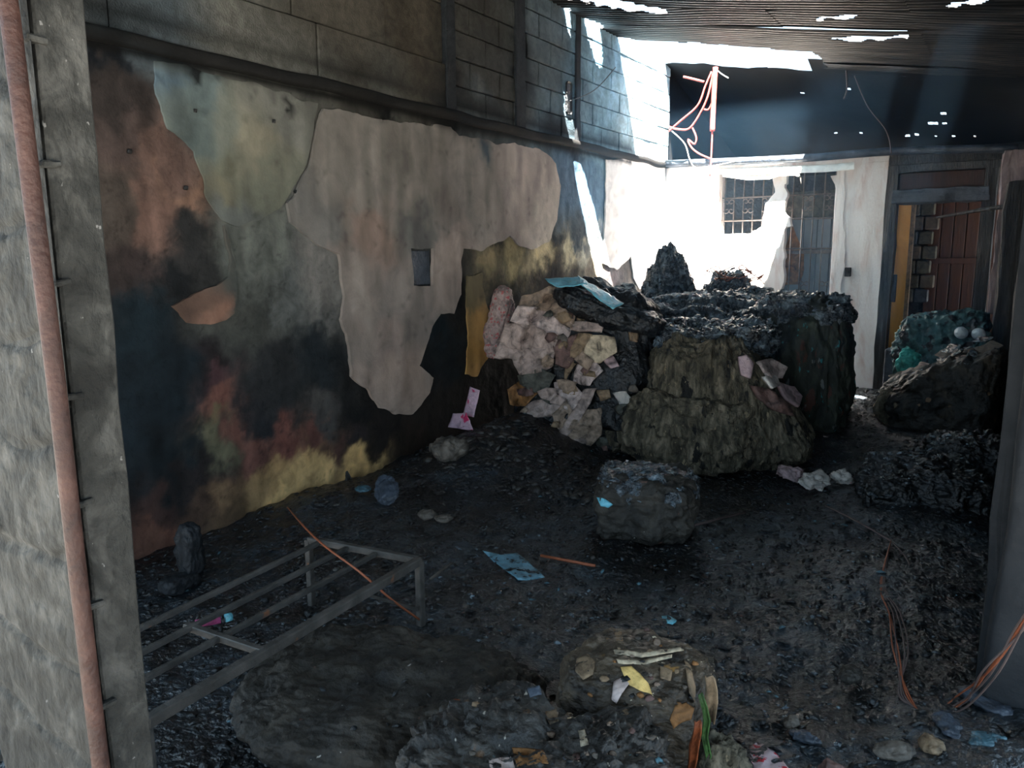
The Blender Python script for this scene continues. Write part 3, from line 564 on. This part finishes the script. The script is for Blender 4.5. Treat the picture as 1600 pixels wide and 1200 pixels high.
# brown-green rag bale
def shoulder(P):
    P = slopefn(taper=.06, h=.95)(P); t = np.clip((P[:, 2]-.25)/.7, 0, 1); P[:, 0] -= np.where(P[:, 0] > -.1, (P[:, 0]+.1)*.62*t, 0); return P
b2 = empty('rag_bale', (-1.85, 5.85, 0), 'tall bale of brown and olive rags with a wet black crust', 'bale')
lump('rag_mass', (0, 0, 0), (.60, .50, .48), 'rag', rz=14, parent=b2, k=5, n=64, amp=.05, rid=.035, stretch=(1.4, 1.4, .55), freq=4.5, seed=5, fn=shoulder, fine=.008)
lump('charred_crust', (-.20, .30, .80), (.44, .62, .11), 'crust', rz=10, parent=b2, k=3, n=56, amp=.05, rid=.05, freq=7, seed=6)
lump('rag_mass', (-.12, -.45, 0), (.50, .22, .30), 'rag', rz=18, parent=b2, k=2.6, n=40, amp=.05, rid=.03, freq=6, seed=15)
b3 = empty('green_rag_bale', (-1.58, 6.95, 0), 'dark green rag bale with a domed top nearest the white pier', 'bale')
lump('rag_mass', (0, 0, 0), (.43, .45, .60), 'ragdark', rz=10, parent=b3, k=4, n=60, amp=.05, rid=.035, stretch=(1.2, 1.2, .7), freq=4.5, seed=12, fn=slopefn(taper=.12, h=1.2))
lump('charred_crust', (.0, .02, .94), (.37, .38, .14), 'crust', rz=10, parent=b3, k=2.6, n=50, amp=.05, rid=.045, freq=7, seed=13)
# black heaps behind the bales
hp = lump('charred_heap', (-2.45, 7.2, 0), (.75, .8, .60), 'crust', k=3, n=60, amp=.08, rid=.07, freq=4, seed=41); tag(hp, 'broad wet black charred heap filling the gap behind the bales', 'heap')
hp = lump('charred_heap', (-3.08, 7.6, 0), (.46, .36, .82), 'crust', k=2.6, n=50, amp=.06, rid=.07, freq=5, seed=42, fn=slopefn(taper=.55, h=1.6)); tag(hp, 'steep pointed cone of glistening char under the sunlit white corner', 'heap')
hp = lump('charred_heap', (-2.55, 8.0, 0), (.45, .4, .68), 'crust', k=3, n=40, amp=.07, rid=.08, freq=5, seed=43, fn=slopefn(taper=.4, h=1.35)); tag(hp, 'charred heap with tangled wire on top before the back wall grille', 'heap')
wt = empty('wire_tangle', (-2.55, 7.85, 1.35), 'tangle of rusty wire on the heap before the grille', 'wire')
for i in range(9):
    c = onY(1110+i*9, 425+4*(i % 3), 7.8); pts = [c+RNG.uniform(-1, 1, 3)*np.array([.10, .05, .07]) for _ in range(6)]
    child(tube('strand', pts, .006, 'greywire' if i % 2 else 'copper', seg=5, sub=6), wt)
# right bale, slanted top with tarp heap behind
b4 = empty('slant_topped_bale', (-.5, 7.4, 0), 'black bale with ragged ochre edge and slanting top by the right wall', 'bale')
lump('bale_body', (0, 0, 0), (.43, .42, .34), 'slabchar', parent=b4, k=5, n=46, amp=.04, rid=.03, freq=5, seed=51, fn=slopefn(dx=.42, h=.68))
for i in range(26):
    u = 1400+i*5.8+random.uniform(-4, 4); v = 602-i*2.6+random.uniform(-18, 26); p = onY(u, v, 7.15+random.uniform(-.1, .3))
    o = lump('flake', tuple(p-np.array([-.5, 7.4, 0])), (random.uniform(.04, .11), random.uniform(.03, .07), .008), random.choice(['slate', 'stone', 'crust', 'pinkgrey', 'crust']), rz=random.uniform(0, 90), ry=random.uniform(-30, -8), rx=random.uniform(-10, 24), parent=b4, n=6, amp=.006, k=5)
lump('ochre_edge', (-.34, -.28, .18), (.12, .14, .13), 'rag', parent=b4, k=2.6, n=22, amp=.03, rid=.02, freq=8, seed=52)
hp = lump('tarp_heap', (-.60, 8.35, 0), (.36, .3, .50), 'tarp', k=5, n=60, amp=.04, rid=.05, freq=7, seed=61, fn=slopefn(dx=.12, h=1)); tag(hp, 'heap wrapped in burnt blue green tarpaulin before the doorway', 'heap')
p = onY(1418, 590, 7.85); q = lump('teal_cloth', tuple(p), (.075, .06, .13), 'teal', k=2.6, n=24, amp=.03, rid=.02, freq=12, seed=62); tag(q, 'bright teal cloth hanging at the corner of the tarpaulin heap', 'cloth')
def bowl(u, v, y, lab, r=.055):
    p = onY(u, v, y); n = 20; V = []; pr_ = [(0, r*.95), (r*.45, r*.86), (r*.8, r*.55), (r, r*.1), (r*1.04, 0), (r*.97, 0), (r*.76, r*.5), (r*.4, r*.8), (0, r*.88)]
    for a in range(n+1): V.append([(q[0]*math.cos(a*2*math.pi/n), q[0]*math.sin(a*2*math.pi/n), q[1]) for q in pr_])
    o = link('bowl', gridmesh('bowl', np.array(V), n+1, len(pr_)), 'bowl', None, tuple(p)); o.rotation_euler = (math.radians(70), 0, math.radians(15)); tag(o, lab, 'bowl', 'upturned bowls'); return o
bowl(1502, 520, 7.95, 'upturned pale bowl on the tarpaulin heap, the one nearer the teal cloth'); bowl(1529, 522, 7.95, 'upturned pale bowl on the tarpaulin heap, the one nearer the right wall')
sb = box('dark_crate', *(lambda a: (a[0]-.09, a[0]+.09, 8.5, 8.7, 0.05, a[2]))(onY(1400, 545, 8.6)), 'slate', bev=.01); tag(sb, 'dark blue crate in the doorway behind the teal cloth', 'crate')
# low mounds on the right
hp = lump('charred_mound', (-.42, 5.35, -.02), (.36, .42, .16), 'char', k=3, n=70, amp=.04, rid=.035, freq=7, seed=71); tag(hp, 'low black mound between the slant-topped bale and the loose wires', 'mound')
hp = lump('charred_mound', (-.20, 5.9, -.02), (.25, .36, .20), 'char', k=3, n=60, amp=.04, rid=.035, freq=7, seed=72); tag(hp, 'low black mound touching the right wall below the slant-topped bale', 'mound')
# small bale mid floor
hb = empty('small_charred_bale', (-1.72, 4.0, 0), 'small square charred bale standing alone mid floor before the rag bale', 'bale')
lump('bale_body', (0, 0, 0), (.27, .24, .17), 'balebrown', rz=20, parent=hb, k=5, n=36, amp=.03, rid=.025, freq=8, seed=81)
lump('charred_crust', (0, .02, .23), (.27, .24, .06), 'crust', rz=20, parent=hb, k=3.4, n=36, amp=.03, rid=.03, freq=10, seed=82)
# foreground bales
f1 = lump('sooty_mound', (-1.72, 1.82, -.03), (.54, .40, .10), 'balebrown', rz=20, k=2.3, n=80, amp=.03, rid=.022, freq=5, seed=91, fine=.007); tag(f1, 'smooth sooty brown mound beside the bed frame leg', 'mound')
f2 = empty('cracked_char_bale', (-.98, 1.58, -.02), 'cracked black bale speckled with white ash in front of the drum-shaped bale', 'bale')
lump('bale_body', (0, 0, 0), (.36, .26, .17), 'fgchar', rz=25, parent=f2, k=3.2, n=90, amp=.04, rid=.035, freq=7, seed=92, fine=.008)
f3 = empty('drum_shaped_bale', (-.93, 2.12, -.02), 'round scorched bale with yellow inner cloth and straps at mid foreground', 'bale')
lump('bale_body', (0, 0, 0), (.235, .22, .185), 'drum', rz=15, parent=f3, k=3., n=60, amp=.02, rid=.012, freq=8, seed=93, fine=.004)
bpy.context.view_layer.update(); T3 = bvh(list(f3.children)); T2 = bvh(list(f2.children))
for i, (pl, mt, nm) in enumerate([([(968,1042),(985,1040),(1000,1052),(1012,1066),(1018,1084),(1000,1076),(982,1066)],'yellow','inner_cloth'),([(1056,1100),(1072,1096),(1084,1104),(1080,1122),(1064,1128),(1052,1138),(1046,1124)],'orangebrown','inner_cloth'),([(900,1030),(918,1022),(930,1034),(926,1054),(910,1060),(898,1048)],'tan','inner_cloth'),
  ([(958,1012),(1000,1018),(1040,1012),(1066,1008),(1066,1013),(1040,1018),(1000,1025),(960,1020)],'cream','strap'),([(964,1030),(1004,1032),(1050,1022),(1050,1027),(1004,1038),(966,1036)],'cream','strap'),([(958,984),(972,986),(976,1004),(964,1002)],'tan','inner_cloth'),([(1068,1030),(1078,1040),(1086,1070),(1084,1096),(1076,1080),(1072,1050)],'tan','inner_cloth'),([(1030,1040),(1050,1046),(1046,1062),(1030,1058)],'tan','inner_cloth'),
  ([(958,1064),(974,1058),(982,1068),(970,1080),(962,1096),(954,1090)],'palepink','inner_cloth')]):
    surfpatch(nm, pl, T3, mt, f3, th=.004, bulge=.006, crease=.006, seed=i+40, step=4, jag=3)
for i, (pl, mt) in enumerate([([(896,1080),(912,1074),(916,1094),(904,1100)],'orangebrown'),([(902,1140),(914,1138),(918,1160),(906,1164)],'cream'),([(852,1110),(870,1106),(874,1122),(858,1128)],'tan'),([(764,1185),(800,1182),(806,1200),(768,1204)],'palepink'),([(822,1074),(842,1070),(846,1084),(826,1088)],'slate'),([(880,1066),(892,1062),(894,1072),(884,1076)],'bluechip'),([(800,1168),(850,1172),(856,1192),(810,1194)],'orangebrown')]):
    surfpatch('cloth_scrap', pl, T2, mt, f2, th=.004, bulge=.005, crease=.005, seed=i+60, step=4, jag=4)
def chipat(name, u, v, y, w_, h_, m, parent=None, rz=0, ry=0, rx=0, d=.35, seed=1, n=12):
    p = onY(u, v, y); s = np.dot(p-CAM, fw)/F; a = lump(name, tuple(p), (w_*s/2, min(w_, h_)*s*d, h_*s/2), m, rz=rz, ry=ry, rx=rx, k=3, n=n, amp=.004, rid=.004, freq=25, seed=seed, fine=.001)
    return child(a, parent) if parent else a
for i in range(64):
    d_ = i % 2; u, v = (random.uniform(900, 1085), random.uniform(985, 1110)) if d_ else (random.uniform(735, 1060), random.uniform(1070, 1195)); r_ = random.uniform(2.5, 8); a0 = random.random()*6
    pl = [(u+r_*math.cos(a0+k*1.05)*random.uniform(.6, 1.3), v+r_*.7*math.sin(a0+k*1.05)*random.uniform(.6, 1.3)) for k in range(6)]
    surfpatch('cloth_scrap', pl, T3 if d_ else T2, random.choice(['tan', 'balebrown', 'stone', 'pinkbrown', 'char', 'orangebrown' if d_ else 'slate', 'tanpale']), f3 if d_ else f2, th=.005, bulge=.006, crease=.006, seed=i+400, step=4, jag=4)
def strip(name, px, y, m, wd, lab, cat, seed):
    P = [onY(u, v, y+.02*k) for k, (u, v) in enumerate(px)]; n = len(P); V = []
    for k, p in enumerate(P):
        w_ = wd*(.6+.4*math.sin(3.1*(k+.5)/n)); V.append([p+np.array([-w_, .01*math.sin(k*2), 0]), p+np.array([-w_*.3, -.012, 0]), p+np.array([w_*.4, .010, 0]), p+np.array([w_, 0, 0])])
    o = link(name, gridmesh(name, np.array(V), n, 4), m); md = o.modifiers.new('th', 'SOLIDIFY'); md.thickness = .004; tag(o, lab, cat); return o
strip('orange_rag', [(1090,1128),(1088,1145),(1084,1165),(1082,1185),(1076,1215)], 1.86, 'orangerag', .012, 'orange rag strip hanging below the drum-shaped bale', 'rag', 1)
strip('green_rag', [(1094,1085),(1100,1105),(1104,1125),(1100,1150),(1106,1180),(1100,1215)], 1.92, 'green', .008, 'green grassy strip beside the orange rag strip', 'rag', 2)
strip('brown_card', [(1108,1058),(1110,1075),(1111,1095),(1108,1130)], 2.0, 'tan', .018, 'brown card scrap standing beside the green strip', 'card', 3)
o = chipat('orange_rag', 725, 1120, 1.66, 44, 26, 'orangerag', seed=8, ry=-20); tag(o, 'small orange rag poking out beside the cracked black bale', 'rag')
rb2 = lump('rag_clump', tuple(onZ(1120, 1235, .0)), (.075, .07, .085), 'rag', k=2.6, n=24, amp=.02, rid=.02, freq=12, seed=9); tag(rb2, 'dark clump of rags right of the drum-shaped bale', 'clump')
# ------------------------------------------------------------------ bed frame
ZB = .30
bf = empty('bed_frame', tuple(onZ(655, 975, .0)), 'burnt steel bed frame tipped across the floor beside the wall', 'bed frame')
ctr = np.array([-2.45, 1.9])
def bz(p): return p
A = onZ(655, 876, ZB); Bc = onZ(482, 843, ZB+.02); C2 = onZ(240, 1122, ZB-.04); D2 = onZ(30, 1090, ZB-.06)
def sq(name, p, q, wd, m='bed', hgt=None):
    p = np.array(p, float); q = np.array(q, float); d = (q-p); L = np.linalg.norm(d); d /= L; sd_ = np.cross(d, [0, 0, 1.]); 
    if np.linalg.norm(sd_) < .1: sd_ = np.array([1., 0, 0])
    sd_ /= np.linalg.norm(sd_); u2 = np.cross(sd_, d); h = (hgt or wd)/2; V = []
    for e in (p, q):
        for (i, j) in ((-1, -1), (1, -1), (1, 1), (-1, 1)): V.append(e+sd_*wd/2*i+u2*h*j)
    me = mesh(name, V, [(0, 1, 2, 3), (7, 6, 5, 4), (0, 4, 5, 1), (1, 5, 6, 2), (2, 6, 7, 3), (3, 7, 4, 0)])
    bm = bmesh.new(); bm.from_mesh(me); bmesh.ops.recalc_face_normals(bm, faces=bm.faces[:]); bmesh.ops.bevel(bm, geom=bm.edges[:], offset=wd*.12, segments=1, affect='EDGES'); bm.to_mesh(me); bm.free()
    return child(link(name, me, m, smooth=False), bf)
dirL = (C2-A); dirW = (Bc-A)
E1 = A+dirL*1.02
sq('side_rail', A, E1, .036); sq('end_rail', A-dirW*.0, Bc, .03)
for t in (.36, .62, .88): sq('slat', A+dirW*t+dirL*.01, A+dirW*t+dirL*1.25, .02, hgt=.02)
X1 = onZ(410, 1018, ZB-.02); X2 = onZ(290, 978, ZB-.02); sq('cross_bar', X1, X2, .026); 
leg = onZ(652, 976, .0); sq('leg', A, (A[0]+.0, A[1]+.0, max(0, .0)), .032); sq('brace', A+dirL*.28, (A[0]-.01, A[1], .07), .014)
sq('leg', Bc, (Bc[0], Bc[1], .0), .03); sq('leg', E1, (E1[0], E1[1], 0), .03)
# ------------------------------------------------------------------ cloths, scraps, slabs
def scrap(name, u, v, z, w_, d_, h_, m, lab, cat, rz=0, ry=0, rx=0, seed=1, k=1.8, amp=.012, group=None):
    p = onZ(u, v, z); o = lump(name, tuple(p), (w_, d_, h_), m, rz=rz, ry=ry, rx=rx, k=k, n=18, amp=amp, rid=amp*.8, freq=14, seed=seed, fine=.002); tag(o, lab, cat, group); return o
o = draped('pink_wrapper', [onY(734,604,4.95), onY(750,610,4.9), onY(740,652,4.9), onY(724,648,4.95)], 8, 14, 'wrapper', None, .006, 2); tag(o, 'upright pink and white plastic wrapper left of the package bale', 'wrapper')
o = draped('pink_wrapper', [onY(708,646,4.9), onY(730,644,4.85), onY(740,672,4.8), onY(700,668,4.85)], 14, 12, 'wrapper', None, .014, 3); tag(o, 'crumpled pink plastic wrapper below the upright one', 'wrapper')
bpy.context.view_layer.update(); T23 = bvh(list(b2.children)+list(b3.children))
for i, (pl, mt, lab) in enumerate([([(1152,560),(1166,556),(1178,570),(1170,592),(1156,588)],'pinkcloth','small pale pink garment highest on the rag bale edge'),([(1176,566),(1200,562),(1224,574),(1216,592),(1190,588),(1176,582)],'palepink','crumpled pink garment lying over the rag bale corner'),
  ([(1190,590),(1212,588),(1218,602),(1204,608)],'whitecloth','whitish garment tucked between the pink garments'),([(1212,596),(1236,604),(1248,620),(1240,636),(1222,624)],'pinkcloth','lowest pink garment hanging off the rag bale corner'),([(1168,600),(1196,606),(1226,628),(1238,650),(1206,640),(1180,622)],'pinkbrown','flat dark pink garment under the whitish one')]):
    tag(surfpatch('pink_garment', pl, T23, mt, None, th=.03, bulge=.03, crease=.02, seed=i+80, step=5, jag=5), lab, 'garment', 'garments on the rag bale')
for i, (u, v, a, m, lab) in enumerate([(1235,735,.09,'pinkcloth','dusty pink cloth bundle left of the white cloths on the floor'),(1270,748,.11,'whitecloth','crumpled white cloth between the pink bundle and the small white one'),(1312,742,.075,'whitecloth','small white cloth twisted at the foot of the low mound')]):
    scrap('floor_cloth', u, v+14, .03, a, .06, .045, m, lab, 'cloth', rz=10+i*25, ry=8, seed=70+i, k=1.7, amp=.03, group='cloths on the floor before the bales')
scrap('pink_cup', 1285, 700, .02, .06, .04, .05, 'palepink', 'pale pink cup-sized scrap lying in the passage beside the green bale', 'cup', ry=30, seed=75)
TF = bvh([fl]); bpy.context.view_layer.update(); THB = bvh(list(hb.children))
tag(surfpatch('blue_sheet', [(752,862),(780,866),(806,864),(822,874),(832,884),(838,888),(848,898),(830,902),(808,904),(790,890),(772,880)], TF, 'bluechip2', None, th=.012, bulge=.006, crease=.006, seed=76, step=4, jag=5), 'flat blue grey sheet lying alone on the black floor', 'sheet')  # blue light falling on this plate is put into its colour
tag(surfpatch('spotted_wrapper', [(1172,1166),(1186,1160),(1206,1172),(1222,1188),(1238,1206),(1240,1225),(1180,1225),(1172,1195)], TF, 'pattern', None, th=.03, bulge=.02, crease=.012, seed=77, step=5, jag=4), 'wrapper with red and teal spots at the bottom edge of the floor', 'wrapper')
tag(surfpatch('cyan_scrap', [(933,776),(944,778),(958,788),(950,793),(938,790)], THB, 'palecyan', None, th=.006, seed=5, step=4, jag=2), 'bright cyan scrap on the front of the small square bale', 'scrap')
tag(surfpatch('cyan_scrap', [(1034,962),(1046,961),(1056,967),(1050,974),(1038,971)], TF, 'palecyan', None, th=.008, seed=6, step=4, jag=3), 'tiny bright cyan scrap on the floor behind the drum-shaped bale', 'scrap')
scrap('slate_slab', 606, 768, .12, .12, .08, .015, 'slate', 'rounded blue slate slab propped at the foot of the yellow wall', 'slab', rz=-30, rx=30, ry=30, seed=79)
scrap('slate_slab', 568, 766, .1, .06, .04, .012, 'bluechip', 'small blue slab just left of the rounded slate slab', 'slab', rz=10, rx=10, seed=80, amp=.006)
p = onY(520, 770, 3.7); o = lump('charred_board', tuple(p), (.09, .02, .12), 'char', ry=40, k=4, n=14, amp=.01, seed=4); tag(o, 'pointed charred board leaning against the yellow patch of wall', 'board')
scrap('grey_stone', 700, 716, .22, .13, .10, .07, 'stone', 'large grey ash stone below the pink wrappers', 'stone', rz=20, seed=81, amp=.02)
for i, (u, v, s_, lab) in enumerate([(668,806,.06,'flat tan stone, left one of a touching pair on the heap'),(692,812,.055,'flat tan stone, right one of a touching pair on the heap'),(775,722,.04,'small tan stone alone below the striped bundle')]):
    scrap('flat_stone', u, v, .08, s_, s_*.6, .012, 'stone', lab, 'stone', rz=i*30, rx=16, seed=83+i, amp=.008, group='flat stones on the debris')
for i, (u, v, s_, m, lab) in enumerate([(1300,1222,.04,'pinkbrown','pinkish crumpled scrap just right of the spotted wrapper'),(1395,1180,.06,'stone','grey brown stone chip in front of the looped wires'),(1235,1135,.035,'stone','cream stone chip behind the spotted wrapper'),(1480,1140,.08,'slate','blue grey flat chip under the copper wires'),(1545,1105,.10,'slate','larger flat slate chip at the foot of the right buttress'),(1260,1160,.05,'slate','small slate chip between the cream stone and the spotted wrapper'),(1540,1165,.06,'bluechip','pale blue chip before the right buttress'),(1330,1060,.05,'balebrown','brown chip amid the wire loop'),(1455,1168,.05,'tan','tan stone chip beside the blue grey chip')]):
    scrap('floor_chip', u, v, .03, s_, s_*.6, .016 if i else .035, m, lab, 'debris', rz=i*37, rx=8, seed=90+i, amp=.010, group='chips on the near floor')
b = empty('plastic_bottle', tuple(onZ(330, 968, .14)), 'small bottle with magenta label and pale blue cap under the bed slats', 'bottle')
child(tube('body', [onZ(305, 975, .16), onZ(345, 968, .16)], .016, 'magenta', seg=10), b); child(tube('cap', [onZ(352, 966, .16), onZ(362, 963, .16)], .017, 'palecyan', seg=10), b)
st = empty('old_boot', tuple(onZ(300, 900, .05)), 'dark crumpled fabric boot shape between the wall and the bed frame', 'boot')
lump('shaft', (0, 0, 0), (.06, .05, .13), 'bootgrey', parent=st, k=3, n=18, amp=.01, rid=.01, freq=12, seed=3); lump('foot', (.03, -.08, -.04), (.06, .10, .045), 'bootgrey', parent=st, k=3, n=18, amp=.01, seed=4)
# loose brown sticks
for i, (a, b_, lab, m) in enumerate([((845,868),(930,884),'thin rusty stick lying beyond the flat blue sheet','copper'),((672,905),(705,880),'pale stick standing out right of the bed frame corner','stone'),((1040,832),(1165,800),'long thin dark stick before the rag bale','greywire')]):
    o = tube('stick', [onZ(*a, .05), onZ(*b_, .06)], .008, m, seg=6); tag(o, lab, 'stick')
# ------------------------------------------------------------------ wires
wr1 = empty('copper_wire_bundle', tuple(onZ(1430, 1110, .03)), 'bare copper wires looping from the right buttress over the floor', 'wire')
for i in range(5):
    e = lambda s: np.array([RNG.normal(0, s), RNG.normal(0, s), RNG.normal(0, s*.5)])
    child(tube('strand', [onY(1612, 930+i*5, 2.55), onY(1590, 975+i*4, 2.6)+e(.008), onY(1545, 1045+i*3, 2.65)+e(.01), onZ(1500, 1095+i*4, .05)+e(.012), onZ(1450, 1120-i*3, .03), onZ(1420-i*4, 1085, .04), onZ(1400+i*3, 1020, .05)+e(.01), onZ(1382+i*7, 960, .06)+e(.01), onZ(1375+i*2, 915, .07), onZ(1392, 845, .10)], .0035, 'copper' if i < 2 else 'greywire', seg=5, sub=6), wr1)
child(tube('strand', [onZ(1392, 845, .1), onZ(1340, 815, .12), onZ(1290, 790, .10)], .005, 'greywire', seg=5), wr1)
child(tube('strand', [onZ(1392, 845, .1), onZ(1415, 870, .08), onZ(1425, 895, .06)], .004, 'greywire', seg=5), wr1)
o = tube('thin_red_wire', [onY(440, 782, 3.3), onZ(490, 838, .34), onZ(560, 892, .32), onZ(610, 935, .2), onZ(655, 968, .05)], .005, 'copper', seg=5); tag(o, 'thin red wire slanting across the bed frame', 'wire')
rc = empty('red_cables', tuple(onY(1120, 105, 9.0)), 'pale red cables hanging from the roof gap before the back wall', 'cable')
for pts, r_ in [([(1118,105),(1116,140),(1114,180),(1113,205)], .030), ([(1113,205),(1111,250),(1109,275)], .010), ([(1112,112),(1102,135),(1090,165),(1062,190),(1045,205)], .012), ([(1114,115),(1106,150),(1095,175),(1078,200),(1060,202),(1045,198)], .012), ([(1116,150),(1108,170),(1100,171)], .010),
                ([(1082,200),(1088,215),(1085,225),(1075,218),(1080,230),(1092,240),(1110,248)], .010), ([(1050,205),(1070,225),(1078,250),(1090,262),(1130,256),(1148,252)], .006), ([(1118,108),(1128,116),(1138,122)], .006), ([(1068,120),(1085,124),(1100,128)], .014)]:
    child(tube('cable', [onY(u, v, 9.05) for u, v in pts], r_, 'redwire' if r_ != .006 else 'tin', seg=8), rc)
o = tube('hanging_wire', [onY(1322,110,9.1), onY(1323,140,9.1), onY(1318,155,9.1)], .008, 'greywire', seg=5); tag(o, 'short grey wire end hanging under the dark sheet', 'wire')
o = tube('hanging_wire', [onY(1335,118,9.15), onY(1355,165,9.15), onY(1385,205,9.15), onY(1393,240,9.15)], .006, 'greywire', seg=5); tag(o, 'long thin wire curving down the dark sheet to the doorway lintel', 'wire')
o = tube('hanging_wire', [onX(890,158,WX+.04), onX(930,140,WX+.06), onX(962,105,WX+.04)], .005, 'char', seg=5); tag(o, 'thin black wire sagging across the blocks beside the vent slot', 'wire')
# ------------------------------------------------------------------ loose char over floor and heaps
def flakes(name, n, xr, yr, zf, size, m, lab, seed, mask=None, up_=.0):
    r = np.random.default_rng(seed); x = r.uniform(*xr, n); y = r.uniform(*yr, n)
    if mask is not None: k = mask(x, y); x, y = x[k], y[k]
    z = zf(x, y)+up_; k = z > -1; x, y, z = x[k], y[k], z[k]; n = len(x)
    s = r.uniform(.25, 1, n)**2*size; a = r.uniform(0, 6.283, n); t = r.uniform(0, .9, n); b_ = r.uniform(0, 6.283, n)
    e1 = np.stack([np.cos(a), np.sin(a), .5*np.sin(t)*np.cos(b_)], -1); e2 = np.stack([-np.sin(a)*np.cos(t), np.cos(a)*np.cos(t), np.sin(t)*.8], -1); nn = np.cross(e1, e2)
    c = np.stack([x, y, z], -1); asp = r.uniform(.35, 1, n)[:, None]; s = s[:, None]
    def P(i, j, h): return c+e1*s*i*(1+r.uniform(-.3, .3, (n, 1)))+e2*s*j*asp*(1+r.uniform(-.3, .3, (n, 1)))+nn*s*h
    V = np.stack([P(-1, -.7, 0), P(0, -1, .25), P(1, -.5, 0), P(.8, .8, -.1), P(-.2, 1, .2), P(-1, .5, 0), P(0, 0, .45), P(0, 0, -.25)], 1).reshape(-1, 3)
    b0 = (np.arange(n)*8)[:, None]; T = np.concatenate([b0+np.array([[i, (i+1) % 6, 6]]) for i in range(6)]+[b0+np.array([[(i+1) % 6, i, 7]]) for i in range(6)])
    o = link(name, rawmesh(name, V, T), m, smooth=False); tag(o, lab, 'debris', kind='stuff'); return o
fz = lambda x, y: floorz(x, y)
from mathutils.bvhtree import BVHTree
bpy.context.view_layer.update(); TT = bvh([o for o in bpy.data.objects if o.type == 'MESH' and any(k in o.name for k in ('charred_crust', 'charred_heap', 'charred_mound'))])
def topz(x, y): return np.array([(lambda h: h[0].z if h[0] is not None else -9)(TT.ray_cast(Vector((a, b, 3)), Vector((0, 0, -1)))) for a, b in zip(x, y)])
flakes('char_flake_litter', 7000, (-3.4, -.1), (4.8, 8.3), topz, .03, 'crust', 'char flakes with painted-in glints littering the tops of the bales and heaps', 5)
flakes('charred_debris', 12000, (-3.8, 1.0), (1.2, 9.2), fz, .028, 'char', 'loose black char flakes strewn over the whole floor', 1)
TG = bvh([f1]+[o for o in bpy.data.objects if o.type == 'MESH' and o.name.startswith(('bale_body', 'core'))])
def topg(x, y): return np.array([(lambda h: h[0].z if h[0] is not None else -9)(TG.ray_cast(Vector((a, b, 3)), Vector((0, 0, -1)))) for a, b in zip(x, y)])
flakes('painted_glint_debris', 2600, (-2.6, -.1), (2.0, 6.5), fz, .018, 'crust', 'char scraps with painted blue glints across the open middle of the floor', 8)  # pale blue pieces laid as painted sky glints on the floor
flakes('bale_litter', 2600, (-3.5, -.1), (1.2, 8.0), topg, .016, 'char', 'fine char litter on the tops of the foreground bales and packages', 6)
flakes('ash_debris', 2600, (-3.8, -.1), (1.5, 8.0), fz, .022, 'chip', 'loose grey brown ash chips over the floor', 2)
flakes('rubble', 420, (-3.7, -2.0), (4.1, 5.0), fz, .05, 'chip', 'rubble chips at the foot of the package bale', 3)
flakes('blue_grey_debris', 120, (-3.5, 0), (1.4, 6.5), fz, .025, 'bluechip', 'scattered blue grey flakes painted as sky glints on the floor', 4)  # sky reflections on the floor painted as blue grey flakes

# ------------------------------------------------------------------ blue haze volume added for a glow at the deep end
hz = bpy.data.materials.new('glow_haze'); hz.use_nodes = True; nt = hz.node_tree; nt.nodes.remove(nt.nodes['Principled BSDF'])
vs = nt.nodes.new('ShaderNodeVolumeScatter'); vs.inputs['Color'].default_value = (.30, .62, 1, 1); vs.inputs['Density'].default_value = .026; vs.inputs['Anisotropy'].default_value = .3
nt.links.new(vs.outputs[0], nt.nodes['Material Output'].inputs['Volume'])
o = link('glow_haze', boxmesh('glow_haze', -3.78, -.08, 4.5, 9.22, .9, 3.15, 0), hz, smooth=False); tag(o, 'thin blue haze added for glow in the deep end of the room', 'haze', kind='stuff')
